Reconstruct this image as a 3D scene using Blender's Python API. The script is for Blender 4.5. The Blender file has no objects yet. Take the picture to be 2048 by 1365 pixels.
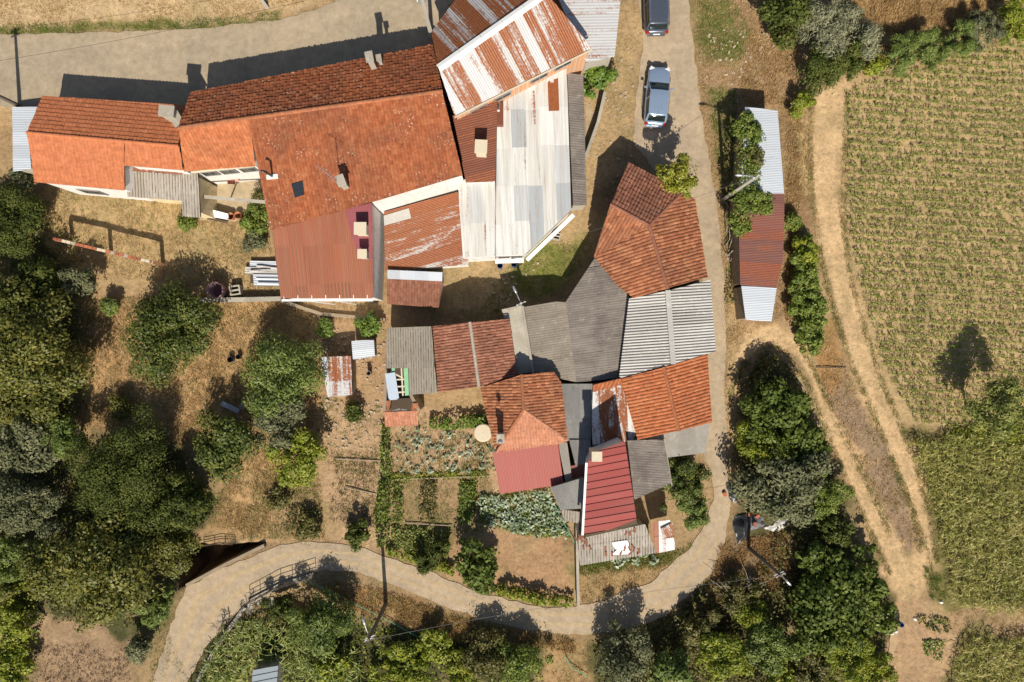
import bpy, math, random
import numpy as np
from mathutils import Vector, Matrix
from mathutils.geometry import tessellate_polygon

random.seed(7)
RNG = np.random.default_rng(7)
SC = bpy.context.scene
COL = SC.collection
R = math.radians

# ---------------------------------------------------------------- camera, sky, sun, exposure
H = 50.0            # drone height above the village ground
S = 27.0            # photo pixels per metre on the ground
CX, CY = 1024.0, 682.5
cam_d = bpy.data.cameras.new('camera'); cam = bpy.data.objects.new('camera', cam_d)
COL.objects.link(cam); SC.camera = cam
cam.location = (0, 0, H); cam.rotation_euler = (0, 0, 0)
cam_d.sensor_width = 36.0; cam_d.lens = 36.0 * H / (2048 / S); cam_d.clip_end = 2000

SUN_EL = 44.5
sd = Vector((-0.045, math.cos(R(SUN_EL)), -math.sin(R(SUN_EL))))
w = bpy.data.worlds.new('World'); SC.world = w; w.use_nodes = True
wn = w.node_tree; bg = wn.nodes['Background']
sky = wn.nodes.new('ShaderNodeTexSky'); sky.sky_type = 'NISHITA'; sky.sun_disc = False
sky.sun_elevation = R(SUN_EL); sky.sun_rotation = math.pi - 0.06
sky.air_density = 1.0; sky.dust_density = 1.2
wn.links.new(sky.outputs[0], bg.inputs[0]); bg.inputs[1].default_value = 0.070
sun_d = bpy.data.lights.new('sun', 'SUN'); sun = bpy.data.objects.new('sun', sun_d); COL.objects.link(sun)
sun_d.energy = 5.0; sun_d.angle = R(0.5); sun_d.color = (1.0, 0.93, 0.81)
sun.rotation_euler = sd.to_track_quat('-Z', 'Y').to_euler(); sun.location = (0, -60, 80)
vs = SC.view_settings; vs.view_transform = 'Standard'; vs.look = 'None'; vs.exposure = 0.24; vs.gamma = 1.0
vs.use_curve_mapping = False
SC.cycles.max_bounces = 6; SC.cycles.diffuse_bounces = 3; SC.cycles.transmission_bounces = 4

# ---------------------------------------------------------------- pixel <-> place
def P(px, py, z=0.0):
    k = (H - z) / H / S
    return Vector(((px - CX) * k, (CY - py) * k, z))

def tag(o, label=None, cat=None, group=None, kind=None):
    if label: o['label'] = label
    if cat: o['category'] = cat
    if group: o['group'] = group
    if kind: o['kind'] = kind
    return o

def empty(name, loc, label=None, cat=None, group=None):
    o = bpy.data.objects.new(name, None); COL.objects.link(o); o.location = loc
    o.empty_display_size = 0.3
    if cat: o['kind'] = 'thing'
    return tag(o, label, cat, group)

def link(o, parent=None):
    COL.objects.link(o)
    if parent is not None:
        o.parent = parent
        o.matrix_parent_inverse = pinv(parent)
    return o

def pinv(parent):
    m = Matrix.Identity(4)
    p = parent
    while p is not None:
        if p.type == 'EMPTY': m = m @ Matrix.Translation(-Vector(p.location))
        p = p.parent
    return m if parent.type == 'EMPTY' else Matrix.Identity(4)

def mesh_data(name, V, F, uv=None, smooth=False):
    """V (n,3); F: (m,k) array or list of index lists."""
    me = bpy.data.meshes.new(name)
    V = np.asarray(V, dtype=np.float32).reshape(-1, 3)
    if isinstance(F, np.ndarray):
        m, k = F.shape
        me.vertices.add(len(V)); me.vertices.foreach_set('co', V.ravel())
        me.loops.add(m * k); me.loops.foreach_set('vertex_index', F.astype(np.int32).ravel())
        me.polygons.add(m)
        me.polygons.foreach_set('loop_start', np.arange(0, m * k, k, dtype=np.int32))
        me.update(calc_edges=True)
    else:
        me.from_pydata(V.tolist(), [], F); me.update()
    if uv is not None:
        uv = np.asarray(uv, dtype=np.float32)
        li = np.empty(len(me.loops), dtype=np.int32); me.loops.foreach_get('vertex_index', li)
        l = me.uv_layers.new(name='UVMap'); l.data.foreach_set('uv', uv[li].ravel())
    if smooth:
        me.polygons.foreach_set('use_smooth', np.ones(len(me.polygons), dtype=bool))
    return me

def mk(name, V, F, mat, parent=None, uv=None, smooth=False):
    me = mesh_data(name, V, F, uv, smooth)
    if mat is not None: me.materials.append(mat)
    return link(bpy.data.objects.new(name, me), parent)

class MB:
    """collects boxes, tubes and prisms of ONE part"""
    def __init__(s): s.V = []; s.F = []
    def add(s, V, F):
        b = len(s.V); s.V += [tuple(v) for v in V]; s.F += [[i + b for i in f] for f in F]; return s
    def box(s, c, size, rz=0.0, rx=0.0):
        m = Matrix.Rotation(rz, 3, 'Z') @ Matrix.Rotation(rx, 3, 'X'); c = Vector(c)
        V = [c + m @ Vector((x * size[0] / 2, y * size[1] / 2, z * size[2] / 2)) for x in (-1, 1) for y in (-1, 1) for z in (-1, 1)]
        return s.add(V, [[0, 1, 3, 2], [4, 6, 7, 5], [0, 4, 5, 1], [2, 3, 7, 6], [0, 2, 6, 4], [1, 5, 7, 3]])
    def beam(s, a, b, w, h):
        a = Vector(a); b = Vector(b); d = (b - a).normalized()
        up = Vector((0, 0, 1)) if abs(d.z) < .95 else Vector((1, 0, 0))
        x = d.cross(up).normalized(); y = x.cross(d).normalized()
        V = [p + x * sx * w / 2 + y * sy * h / 2 for p in (a, b) for sx, sy in ((-1, -1), (1, -1), (1, 1), (-1, 1))]
        return s.add(V, [[0, 1, 2, 3], [7, 6, 5, 4], [0, 4, 5, 1], [1, 5, 6, 2], [2, 6, 7, 3], [3, 7, 4, 0]])
    def tube(s, pts, rad, n=8, cap=True):
        pts = [Vector(p) for p in pts]; m = len(pts)
        if not hasattr(rad, '__len__'): rad = [rad] * m
        V = []; F = []
        for i, p in enumerate(pts):
            d = (pts[min(i + 1, m - 1)] - pts[max(i - 1, 0)]).normalized()
            up = Vector((0, 0, 1)) if abs(d.z) < .9 else Vector((1, 0, 0))
            x = d.cross(up).normalized(); y = x.cross(d)
            for k in range(n):
                a = 2 * math.pi * k / n
                V.append(p + (x * math.cos(a) + y * math.sin(a)) * rad[i])
        for i in range(m - 1):
            for k in range(n):
                F.append([i * n + k, i * n + (k + 1) % n, (i + 1) * n + (k + 1) % n, (i + 1) * n + k])
        if cap: F += [list(range(n))[::-1], list(range((m - 1) * n, m * n))]
        return s.add(V, F)
    def lathe(s, c, prof, n=24):
        c = Vector(c); V = []; F = []; m = len(prof)
        for r_, z in prof:
            for k in range(n):
                a = 2 * math.pi * k / n; V.append(c + Vector((r_ * math.cos(a), r_ * math.sin(a), z)))
        for i in range(m - 1):
            for k in range(n):
                F.append([i * n + k, i * n + (k + 1) % n, (i + 1) * n + (k + 1) % n, (i + 1) * n + k])
        return s.add(V, F)
    def prism(s, top, bottom):
        n = len(top); V = list(top) + list(bottom)
        F = [list(range(n)), list(range(n, 2 * n))[::-1]]
        F += [[i, i + n, (i + 1) % n + n, (i + 1) % n] for i in range(n)]
        return s.add(V, F)
    def build(s, name, mat, parent=None, smooth=False):
        return mk(name, s.V, s.F, mat, parent, None, smooth)

# ---------------------------------------------------------------- noise for the terrain
def vnoise(x, y, scale, seed):
    r = np.random.default_rng(seed); G = r.random((64, 64))
    x = np.asarray(x) / scale + 1000.3; y = np.asarray(y) / scale + 1000.7
    xi = np.floor(x).astype(int); yi = np.floor(y).astype(int); fx = x - xi; fy = y - yi
    fx = fx * fx * (3 - 2 * fx); fy = fy * fy * (3 - 2 * fy)
    g = lambda a, b: G[a % 64, b % 64]
    return (g(xi, yi) * (1 - fx) + g(xi + 1, yi) * fx) * (1 - fy) + (g(xi, yi + 1) * (1 - fx) + g(xi + 1, yi + 1) * fx) * fy

def inside(poly, x, y):
    x = np.asarray(x, float); y = np.asarray(y, float); c = np.zeros(x.shape, bool); n = len(poly)
    for i in range(n):
        x0, y0 = poly[i]; x1, y1 = poly[(i + 1) % n]
        if y0 == y1: continue
        c ^= ((y0 > y) != (y1 > y)) & (x < (x1 - x0) * (y - y0) / (y1 - y0) + x0)
    return c

def sdist(poly, x, y):
    """signed distance, positive inside, in pixels"""
    x = np.asarray(x, float); y = np.asarray(y, float); d = np.full(x.shape, 1e9); n = len(poly)
    for i in range(n):
        x0, y0 = poly[i]; x1, y1 = poly[(i + 1) % n]; dx = x1 - x0; dy = y1 - y0
        t = np.clip(((x - x0) * dx + (y - y0) * dy) / (dx * dx + dy * dy + 1e-9), 0, 1)
        d = np.minimum(d, np.hypot(x - x0 - t * dx, y - y0 - t * dy))
    return np.where(inside(poly, x, y), d, -d)

def sstep(a, b, x):
    t = np.clip((x - a) / (b - a), 0, 1); return t * t * (3 - 2 * t)

def sample(poly, n, rng):
    xs = [p[0] for p in poly]; ys = [p[1] for p in poly]
    A = max((max(xs) - min(xs)) * (max(ys) - min(ys)), 1)
    out = np.zeros((0, 2))
    while len(out) < n:
        q = np.stack([rng.uniform(min(xs), max(xs), n * 2 + 50), rng.uniform(min(ys), max(ys), n * 2 + 50)], 1)
        out = np.concatenate([out, q[inside(poly, q[:, 0], q[:, 1])]])
    return out[:n]

def parea(poly):
    a = 0
    for i in range(len(poly)):
        x0, y0 = poly[i]; x1, y1 = poly[(i + 1) % len(poly)]; a += x0 * y1 - x1 * y0
    return abs(a) / 2 / S / S

# ---------------------------------------------------------------- materials
class NT:
    def __init__(s, name):
        s.m = bpy.data.materials.new(name); s.m.use_nodes = True; s.t = s.m.node_tree
        s.b = s.t.nodes['Principled BSDF']; s.out = s.t.nodes['Material Output']
    def n(s, ty, **kw):
        nd = s.t.nodes.new(ty)
        for k, v in kw.items(): setattr(nd, k, v)
        return nd
    def put(s, sock, v):
        if isinstance(v, bpy.types.NodeSocket): s.t.links.new(v, sock)
        else:
            if hasattr(v, '__len__') and len(v) == 3 and sock.type == 'RGBA': v = (*v, 1)
            sock.default_value = v
    def pos(s): return s.n('ShaderNodeNewGeometry').outputs['Position']
    def island(s): return s.n('ShaderNodeNewGeometry').outputs['Random Per Island']
    def objrand(s): return s.n('ShaderNodeObjectInfo').outputs['Random']
    def uv(s): return s.n('ShaderNodeTexCoord').outputs['UV']
    def attr(s, name): return s.n('ShaderNodeAttribute', attribute_name=name).outputs['Color']
    def scale(s, v, k):
        nd = s.n('ShaderNodeMapping'); s.put(nd.inputs['Vector'], v); nd.inputs['Scale'].default_value = k; return nd.outputs[0]
    def noise(s, v, sc, detail=4, rough=.6, dist=0.):
        nd = s.n('ShaderNodeTexNoise'); s.put(nd.inputs['Vector'], v); nd.inputs['Scale'].default_value = sc
        nd.inputs['Detail'].default_value = detail; nd.inputs['Roughness'].default_value = rough; nd.inputs['Distortion'].default_value = dist
        return nd.outputs[0]
    def vor(s, v, sc, feature='F1', out=0):
        nd = s.n('ShaderNodeTexVoronoi', feature=feature); s.put(nd.inputs['Vector'], v); nd.inputs['Scale'].default_value = sc
        return nd.outputs[out]
    def ramp(s, f, pts, mode='LINEAR'):
        nd = s.n('ShaderNodeValToRGB'); s.put(nd.inputs[0], f); cr = nd.color_ramp; cr.interpolation = mode
        while len(cr.elements) < len(pts): cr.elements.new(0.5)
        for e, (p, c) in zip(cr.elements, pts):
            e.position = p
            if not hasattr(c, '__len__'): c = (c, c, c)
            e.color = (*c, 1)
        return nd.outputs[0]
    def mix(s, f, a, b, mode='MIX'):
        nd = s.n('ShaderNodeMix', data_type='RGBA', blend_type=mode)
        s.put(nd.inputs[0], f); s.put(nd.inputs[6], a); s.put(nd.inputs[7], b); return nd.outputs[2]
    def math(s, op, a, b=0.0):
        nd = s.n('ShaderNodeMath', operation=op); s.put(nd.inputs[0], a); s.put(nd.inputs[1], b); return nd.outputs[0]
    def bump(s, h, st=.4, d=.03):
        nd = s.n('ShaderNodeBump'); s.put(nd.inputs['Height'], h); nd.inputs['Strength'].default_value = st
        nd.inputs['Distance'].default_value = d; s.put(s.b.inputs['Normal'], nd.outputs[0])
    def done(s, col, rough=.85, spec=.25, metal=0.):
        s.put(s.b.inputs['Base Color'], col); s.put(s.b.inputs['Roughness'], rough)
        s.b.inputs['Specular IOR Level'].default_value = spec; s.b.inputs['Metallic'].default_value = metal
        return s.m

def mat_plain(name, col, rough=.8, var=.25, sc=3.0, spec=.3, metal=0., objv=0.):
    t = NT(name); p = t.pos()
    f = t.noise(p, sc, 6, .65)
    c = t.mix(f, [x * (1 - var) for x in col], [min(1, x * (1 + var)) for x in col])
    if objv:
        c = t.mix(t.objrand(), c, t.mix(1.0, c, (1 - objv,) * 3, 'MULTIPLY'))
    return t.done(c, rough, spec, metal)

def mat_wall(name, col, stain=(.25, .2, .14)):
    t = NT(name); p = t.pos()
    f = t.noise(t.scale(p, (1.5, 1.5, .35)), 1.6, 6, .7)
    c = t.mix(t.ramp(f, [(.48, 0), (.75, .75)]), col, stain)
    f2 = t.noise(p, 14, 4, .7)
    c = t.mix(t.math('MULTIPLY', f2, .35), c, [x * .7 for x in col])
    t.bump(f2, .3, .02)
    return t.done(c, .9, .2)

def mat_tile(name, cols, dark, amount=.5, lichen=0., sc=.5, stain_sc=9.):
    """fired clay, one tone for each tile, weathering in patches"""
    t = NT(name); p = t.pos()
    c = t.ramp(t.math('ADD', .1, t.math('MULTIPLY', t.island(), .8)), [(0, cols[0]), (.5, cols[1]), (1, cols[2])])
    big = t.noise(p, sc, 5, .65, .4)
    fine = t.noise(p, stain_sc, 5, .75)
    f = t.math('ADD', t.math('MULTIPLY', big, .65), t.math('MULTIPLY', fine, .35))
    f = t.ramp(f, [(.62 - amount * .32, 0), (.80 - amount * .22, 1)])
    c = t.mix(t.math('MULTIPLY', f, .35 + amount * .5), c, dark)
    mott = t.noise(p, 3.6, 6, .8)
    c = t.mix(1.0, c, t.ramp(mott, [(.30, (.62, .60, .58)), (.52, (1, 1, 1)), (.72, (1.22, 1.26, 1.30))]), 'MULTIPLY')
    sp = t.noise(p, 26, 3, .6)
    c = t.mix(t.ramp(sp, [(.6, 0), (.74, .4)]), c, (.30, .22, .15))
    if lichen:
        d = t.vor(p, 5.0); n2 = t.noise(p, .8, 3, .5)
        th = t.math('MULTIPLY', t.ramp(n2, [(.42, 0), (.62, 1)]), .26 * lichen)
        sel = t.math('LESS_THAN', d, th)
        c = t.mix(t.math('MULTIPLY', sel, .75), c, (.62, .55, .42))
    t.bump(fine, .35, .02)
    return t.done(c, .88, .2)

def mat_sheet(name, cols, rust=0.0, rust_var=1.0, streak=(.9, 5.), dirt=.3, metal=.0, rough=.55, rustcols=((.185, .046, .012), (.36, .112, .026))):
    """corrugated sheet: tone for each sheet, rust and dirt streaks that run down it (UV = metres across / down)"""
    t = NT(name); uv = t.uv(); p = t.pos(); rnd = t.objrand()
    c = t.ramp(rnd, cols, 'CONSTANT') if len(cols) > 3 else t.ramp(rnd, cols)
    st = t.noise(t.scale(uv, (streak[1], streak[0], 1)), 1.0, 7, .7, .3)
    fine = t.noise(p, 7, 6, .7)
    mid = t.noise(p, .7, 4, .6)
    if dirt:
        c = t.mix(t.math('MULTIPLY', t.ramp(st, [(.45, 0), (.75, 1)]), dirt), c, (.30, .22, .15))
    if rust > 0:
        r2 = t.math('FRACT', t.math('MULTIPLY', rnd, 7.31))
        f = t.math('ADD', t.math('MULTIPLY', st, .55), t.math('MULTIPLY', fine, .35))
        f = t.math('ADD', f, t.math('MULTIPLY', mid, .15))
        f = t.math('ADD', f, t.math('MULTIPLY', t.math('SUBTRACT', r2, .5), .42 * rust_var))
        f = t.ramp(f, [(.70 - rust * .3, 0), (.77 - rust * .3, 1)])
        rc = t.ramp(fine, [(.3, rustcols[0]), (.7, rustcols[1])])
        c = t.mix(f, c, rc)
        t.put(t.b.inputs['Roughness'], .7)
    c = t.mix(t.math('MULTIPLY', fine, .22), c, (.12, .10, .08))
    return t.done(c, rough, .35, metal)

def mat_fibre(name, base, dark, light, amt=.5, moss=0.):
    t = NT(name); uv = t.uv(); p = t.pos(); rnd = t.objrand()
    big = t.noise(p, .55, 5, .65, .5); fine = t.noise(p, 12, 6, .75); st = t.noise(t.scale(uv, (1.2, .25, 1)), 2.2, 5, .7)
    c = t.mix(rnd, [x * .88 for x in base], [x * 1.12 for x in base])
    f = t.math('ADD', t.math('MULTIPLY', big, .5), t.math('MULTIPLY', st, .5))
    c = t.mix(t.math('MULTIPLY', t.ramp(f, [(.42, 0), (.60, 1)]), amt), c, dark)
    c = t.mix(t.ramp(t.noise(p, 1.7, 6, .75, .6), [(.56, 0), (.70, .6)]), c, [x * 1.25 for x in light])
    c = t.mix(t.ramp(t.noise(p, 2.9, 5, .7, .4), [(.60, 0), (.72, .55)]), c, (.11, .075, .055))
    c = t.mix(t.math('MULTIPLY', t.ramp(fine, [(.5, 0), (.72, 1)]), .55), c, light)
    c = t.mix(t.ramp(t.noise(p, 30, 3, .7), [(.55, 0), (.75, .45)]), c, [x * .4 for x in dark])
    if moss:   # moss gathered in the troughs of the corrugation
        sep = t.n('ShaderNodeSeparateXYZ'); t.put(sep.inputs[0], uv)
        wv = t.math('SINE', t.math('MULTIPLY', sep.outputs[0], 2 * math.pi / moss))
        lo = t.ramp(t.math('MULTIPLY', wv, -1.0), [(.35, 0), (.85, 1)])
        nn = t.ramp(t.noise(t.scale(uv, (5., .9, 1)), 1.6, 5, .7), [(.40, .15), (.58, 1)])
        c = t.mix(t.math('MULTIPLY', lo, t.math('MULTIPLY', nn, .85)), c, (.055, .045, .032))
    t.bump(fine, .4, .02)
    return t.done(c, .92, .15)

def mat_leaf(name, c0, c1, c2, trans=.22, rough=.5, spec=.3):
    t = NT(name)
    big = t.noise(t.pos(), .9, 3, .6)
    f = t.math('ADD', t.math('MULTIPLY', t.island(), .62), t.math('MULTIPLY', t.math('SUBTRACT', big, .34), 1.25))
    c = t.ramp(f, [(0.05, c0), (.5, c1), (.95, c2)])
    t.done(c, rough, spec)
    if trans:
        tr = t.n('ShaderNodeBsdfTranslucent'); t.put(tr.inputs['Color'], t.mix(1.0, c, (1.0, 1.0, .55), 'MULTIPLY'))
        mx = t.n('ShaderNodeMixShader'); mx.inputs[0].default_value = trans
        t.t.links.new(t.b.outputs[0], mx.inputs[1]); t.t.links.new(tr.outputs[0], mx.inputs[2])
        t.t.links.new(mx.outputs[0], t.out.inputs['Surface'])
    return t.m

def mat_ground():
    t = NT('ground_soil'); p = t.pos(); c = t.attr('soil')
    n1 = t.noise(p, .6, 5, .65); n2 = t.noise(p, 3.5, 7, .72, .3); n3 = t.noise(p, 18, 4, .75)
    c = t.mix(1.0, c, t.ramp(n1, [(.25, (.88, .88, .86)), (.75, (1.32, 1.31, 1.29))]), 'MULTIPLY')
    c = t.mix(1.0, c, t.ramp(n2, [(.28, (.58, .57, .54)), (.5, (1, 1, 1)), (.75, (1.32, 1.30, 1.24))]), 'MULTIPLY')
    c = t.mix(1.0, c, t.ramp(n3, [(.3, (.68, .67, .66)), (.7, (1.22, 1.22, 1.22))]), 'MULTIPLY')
    peb = t.vor(p, 5.5)
    c = t.mix(t.math('MULTIPLY', t.math('LESS_THAN', peb, .085), .5), c, (.55, .47, .38))
    t.bump(t.math('ADD', n2, t.math('MULTIPLY', n3, .5)), .7, .08)
    return t.done(c, .95, .1)

def mat_road(name, col, dusty):
    t = NT(name); p = t.pos()
    n1 = t.noise(p, .35, 5, .62, .5); n2 = t.noise(p, 2.4, 6, .7); n3 = t.noise(p, 30, 3, .7)
    c = t.mix(t.ramp(n1, [(.35, 0), (.68, 1)]), col, dusty)
    c = t.mix(1.0, c, t.ramp(n2, [(.3, (.80, .79, .78)), (.7, (1.14, 1.14, 1.13))]), 'MULTIPLY')
    c = t.mix(t.ramp(t.noise(p, .9, 6, .75, .8), [(.58, 0), (.70, .42)]), c, (.26, .20, .135))
    c = t.mix(t.math('MULTIPLY', t.math('LESS_THAN', t.vor(p, 2.2), .05), .5), c, (.16, .13, .10))
    c = t.mix(1.0, c, t.ramp(n3, [(.3, (.86, .86, .86)), (.7, (1.1, 1.1, 1.1))]), 'MULTIPLY')
    cr = t.vor(t.scale(t.mix(.35, p, t.n('ShaderNodeTexNoise').outputs[1], 'ADD'), (1, 1, 1)), .33, 'DISTANCE_TO_EDGE')
    c = t.mix(t.math('MULTIPLY', t.math('LESS_THAN', cr, .003), .18), c, (.10, .08, .06))
    t.bump(n3, .3, .01)
    return t.done(c, .92, .15)

# ---------------------------------------------------------------- terrain
ROAD_L = [(1280, -60), (1278, 0), (1285, 60), (1283, 120), (1275, 180), (1268, 240), (1268, 290), (1300, 330), (1375, 400), (1400, 480), (1405, 560), (1405, 700), (1405, 850), (1408, 905),
          (1424, 950), (1428, 1000), (1405, 1060), (1380, 1095), (1300, 1165), (1180, 1210), (1090, 1216), (960, 1187), (870, 1148), (780, 1115),
          (700, 1090), (620, 1083), (560, 1090), (460, 1130), (372, 1175), (352, 1220), (330, 1290), (305, 1365), (285, 1430)]
ROAD_R = [(1376, -60), (1378, 0), (1383, 60), (1392, 140), (1405, 250), (1420, 330), (1437, 430), (1448, 560), (1451, 700), (1450, 780), (1453, 900), (1460, 1000),
          (1452, 1080), (1420, 1150), (1330, 1235), (1230, 1265), (1150, 1270), (1050, 1258), (960, 1238), (880, 1210), (800, 1175), (720, 1145),
          (650, 1140), (580, 1160), (510, 1195), (460, 1240), (410, 1300), (375, 1365), (355, 1430)]
LANE = ROAD_L + ROAD_R[::-1]
STREET = [(-80, 72), (0, 70), (250, 64), (420, 55), (560, 40), (640, 18), (720, -25), (1010, -70), (960, -40), (905, 5), (868, 60), (862, 100), (700, 150), (380, 215), (60, 222), (-80, 200)]
TRACK_A = [(1632, 190), (1690, 160), (1692, 300), (1684, 420), (1700, 550), (1730, 660), (1765, 770), (1800, 850), (1830, 930), (1862, 1040), (1872, 1130), (1840, 1190), (1795, 1215),
           (1780, 1150), (1748, 1080), (1700, 975), (1650, 860), (1615, 770), (1575, 705), (1540, 690), (1500, 712), (1468, 770), (1450, 800), (1450, 735), (1475, 690), (1520, 650), (1560, 640), (1600, 690),
           (1640, 770), (1675, 850), (1730, 960), (1780, 1070), (1815, 1120), (1845, 1110), (1825, 1010), (1785, 920), (1745, 820), (1705, 730), (1668, 620), (1640, 500), (1624, 380), (1622, 260)]
GULLY_N = [(358, 1176), (330, 1120), (395, 1086), (440, 1092), (500, 1086), (536, 1086)]
GULLY_S = [(505, 1202), (560, 1175), (620, 1160), (660, 1180), (700, 1250), (600, 1260), (540, 1240)]
BANK = [(-400, -400), (760, -400), (640, 5), (560, 28), (420, 44), (250, 53), (0, 58), (-400, 58)]

STRAW = (.39, .275, .140); SOIL = (.36, .245, .140); OCHRE = (.50, .345, .190); TILLED = (.335, .215, .125)
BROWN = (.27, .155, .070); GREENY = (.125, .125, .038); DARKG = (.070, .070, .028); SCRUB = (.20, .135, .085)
ZONES = [  # polygon, colour, edge softness (px)
    ([(-900, -900), (3000, -900), (3000, 2300), (-900, 2300)], (.32, .22, .12), 10),
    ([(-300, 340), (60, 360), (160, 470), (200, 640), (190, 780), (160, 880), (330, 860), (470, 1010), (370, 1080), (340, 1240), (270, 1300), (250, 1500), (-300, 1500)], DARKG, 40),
    (BANK, (.36, .265, .155), 12),
    ([(0, 52), (420, 42), (560, 24), (560, 42), (420, 58), (0, 72)], GREENY, 8),
    ([(80, 370), (250, 390), (530, 400), (560, 600), (400, 600), (300, 560), (180, 560), (90, 480)], STRAW, 14),
    ([(160, 600), (480, 590), (620, 610), (640, 800), (620, 880), (520, 1070), (420, 1050), (460, 940), (300, 860), (170, 860)], (.42, .265, .130), 24),
    ([(1150, 140), (1280, 0), (1285, 280), (1235, 330), (1190, 480), (1120, 600), (930, 640), (880, 620), (890, 540), (1060, 530), (1150, 420)], (.37, .260, .140), 12),
    ([(1010, 540), (1100, 470), (1130, 480), (1190, 480), (1120, 595), (1030, 600)], (.17, .170, .045), 22),
    ([(1385, -50), (1560, -50), (1600, 200), (1590, 480), (1560, 640), (1450, 690), (1440, 430), (1405, 250)], (.30, .195, .110), 14),
    ([(1395, 0), (1460, 0), (1500, 60), (1480, 120), (1400, 110)], GREENY, 22),
    ([(1420, 180), (1470, 180), (1500, 400), (1450, 440)], (.17, .15, .06), 22),
    ([(620, 610), (1010, 620), (960, 660), (770, 650), (770, 800), (640, 800)], (.35, .230, .130), 12),
    ([(650, 800), (770, 800), (985, 850), (1010, 985), (960, 1100), (700, 1100), (640, 960)], (.39, .262, .155), 10),
    ([(780, 950), (980, 950), (985, 1060), (780, 1060)], (.30, .200, .110), 8),
    ([(895, 1062), (1145, 1072), (1150, 1200), (1000, 1195), (900, 1140)], (.345, .215, .120), 8),
    ([(780, 1050), (900, 1058), (895, 1130), (780, 1115)], (.19, .155, .06), 10),
    ([(1155, 1130), (1380, 1095), (1300, 1165), (1180, 1212), (1155, 1210)], (.31, .215, .105), 10),
    ([(1155, 1125), (1345, 1100), (1385, 1090), (1330, 1130), (1160, 1150)], GREENY, 14),
    ([(70, 1240), (200, 1235), (265, 1280), (265, 1400), (40, 1400)], (.30, .205, .125), 10),
    ([(640, 1165), (760, 1180), (960, 1250), (1150, 1285), (1150, 1320), (900, 1290), (700, 1220)], BROWN, 14),
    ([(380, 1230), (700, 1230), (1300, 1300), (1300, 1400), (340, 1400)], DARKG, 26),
    ([(1100, 1270), (1180, 1280), (1180, 1365), (1110, 1400), (1080, 1365)], (.36, .235, .115), 16),
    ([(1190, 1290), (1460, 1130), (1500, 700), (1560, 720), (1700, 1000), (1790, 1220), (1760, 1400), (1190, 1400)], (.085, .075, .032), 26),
    ([(1465, 1070), (1570, 1060), (1580, 1130), (1500, 1200), (1440, 1190)], (.24, .165, .10), 20),
    ([(1690, 170), (1900, 60), (2100, 40), (2600, 40), (2600, 860), (1800, 855), (1740, 700), (1695, 500)], (.40, .285, .150), 16),
    ([(1800, 860), (2600, 860), (2600, 1230), (1880, 1225), (1850, 1000)], (.17, .145, .055), 14),
    ([(1900, 1260), (2600, 1260), (2600, 1500), (1860, 1500)], (.19, .155, .06), 14),
    ([(1870, 1215), (2600, 1215), (2600, 1275), (1870, 1255)], (.31, .205, .115), 8),
    ([(1790, 1200), (1910, 1215), (1900, 1300), (1880, 1420), (1740, 1420)], (.37, .245, .14), 10),
    ([(1640, -60), (2060, -60), (1960, 60), (1800, 110), (1700, 130)], (.36, .235, .105), 14),
    ([(1575, 210), (1625, 210), (1625, 400), (1600, 640), (1560, 640)], (.25, .160, .085), 12),
    ([(1600, 215), (1622, 240), (1625, 400), (1600, 400)], (.47, .340, .165), 8),
    ([(1640, 640), (1720, 800), (1800, 940), (1850, 1080), (1800, 1110), (1730, 950), (1640, 770)], (.27, .190, .125), 12),
    ([(1600, 650), (1660, 640), (1690, 730), (1680, 800), (1620, 740)], (.33, .190, .080), 12),
    (TRACK_A, OCHRE, 9),
    (GULLY_N, (.07, .055, .04), 8),  # shade down in the gully put into the ground colour
    ([(1420, 560), (1470, 560), (1500, 690), (1450, 780)], (.36, .255, .135), 10),
]

UPPER = [(-2500, -2500), (1500, -2500), (1060, -60), (931, 66), (900, 120), (893, 168), (700, 198), (452, 246), (430, 252), (145, 236), (-2500, 236)]
ZS = 2.2           # the street runs above the yards
def raise_(u, v): return ZS * sstep(-14, 4, sdist(UPPER, u, v))
def gz(x, y):
    """terrain height at a place"""
    x = np.asarray(x, float); y = np.asarray(y, float)
    u = x * S + CX; v = CY - y * S
    n = vnoise(x, y, 1.3, 3) * .5 + vnoise(x, y, .45, 5) * .3
    wst = sstep(60, -260, u)                       # west of the cottage the slope is gentle
    zr = raise_(u, v) * (1 - wst) + wst * ZS * sstep(420, 150, v)
    u = x * S * H / (H - zr) + CX; v = CY - y * S * H / (H - zr)
    road = np.maximum(sdist(LANE, u, v), sdist(STREET, u, v))
    z = zr - .03 + (n * .16) * sstep(0, 40, -road)
    z = z + sstep(0, 90, sdist(BANK, u, v)) * 1.3
    z = z - 3.0 * sstep(-2, 13, sdist(GULLY_N, u, v)) - 1.4 * sstep(-4, 40, sdist(GULLY_S, u, v))
    return z

def G(px, py, dz=0.0):
    """the point of the terrain that shows at a photo pixel"""
    z = 0.0
    for _ in range(6):
        p = P(px, py, z); z = float(gz(p.x, p.y))
    p = P(px, py, z); p.z += dz
    return p

def Gn(q):
    """the same for many pixels: x, y, z arrays"""
    z = np.zeros(len(q))
    for _ in range(4):
        k = (H - z) / H / S; x = (q[:, 0] - CX) * k; y = (CY - q[:, 1]) * k; z = gz(x, y)
    return x, y, z

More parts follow.
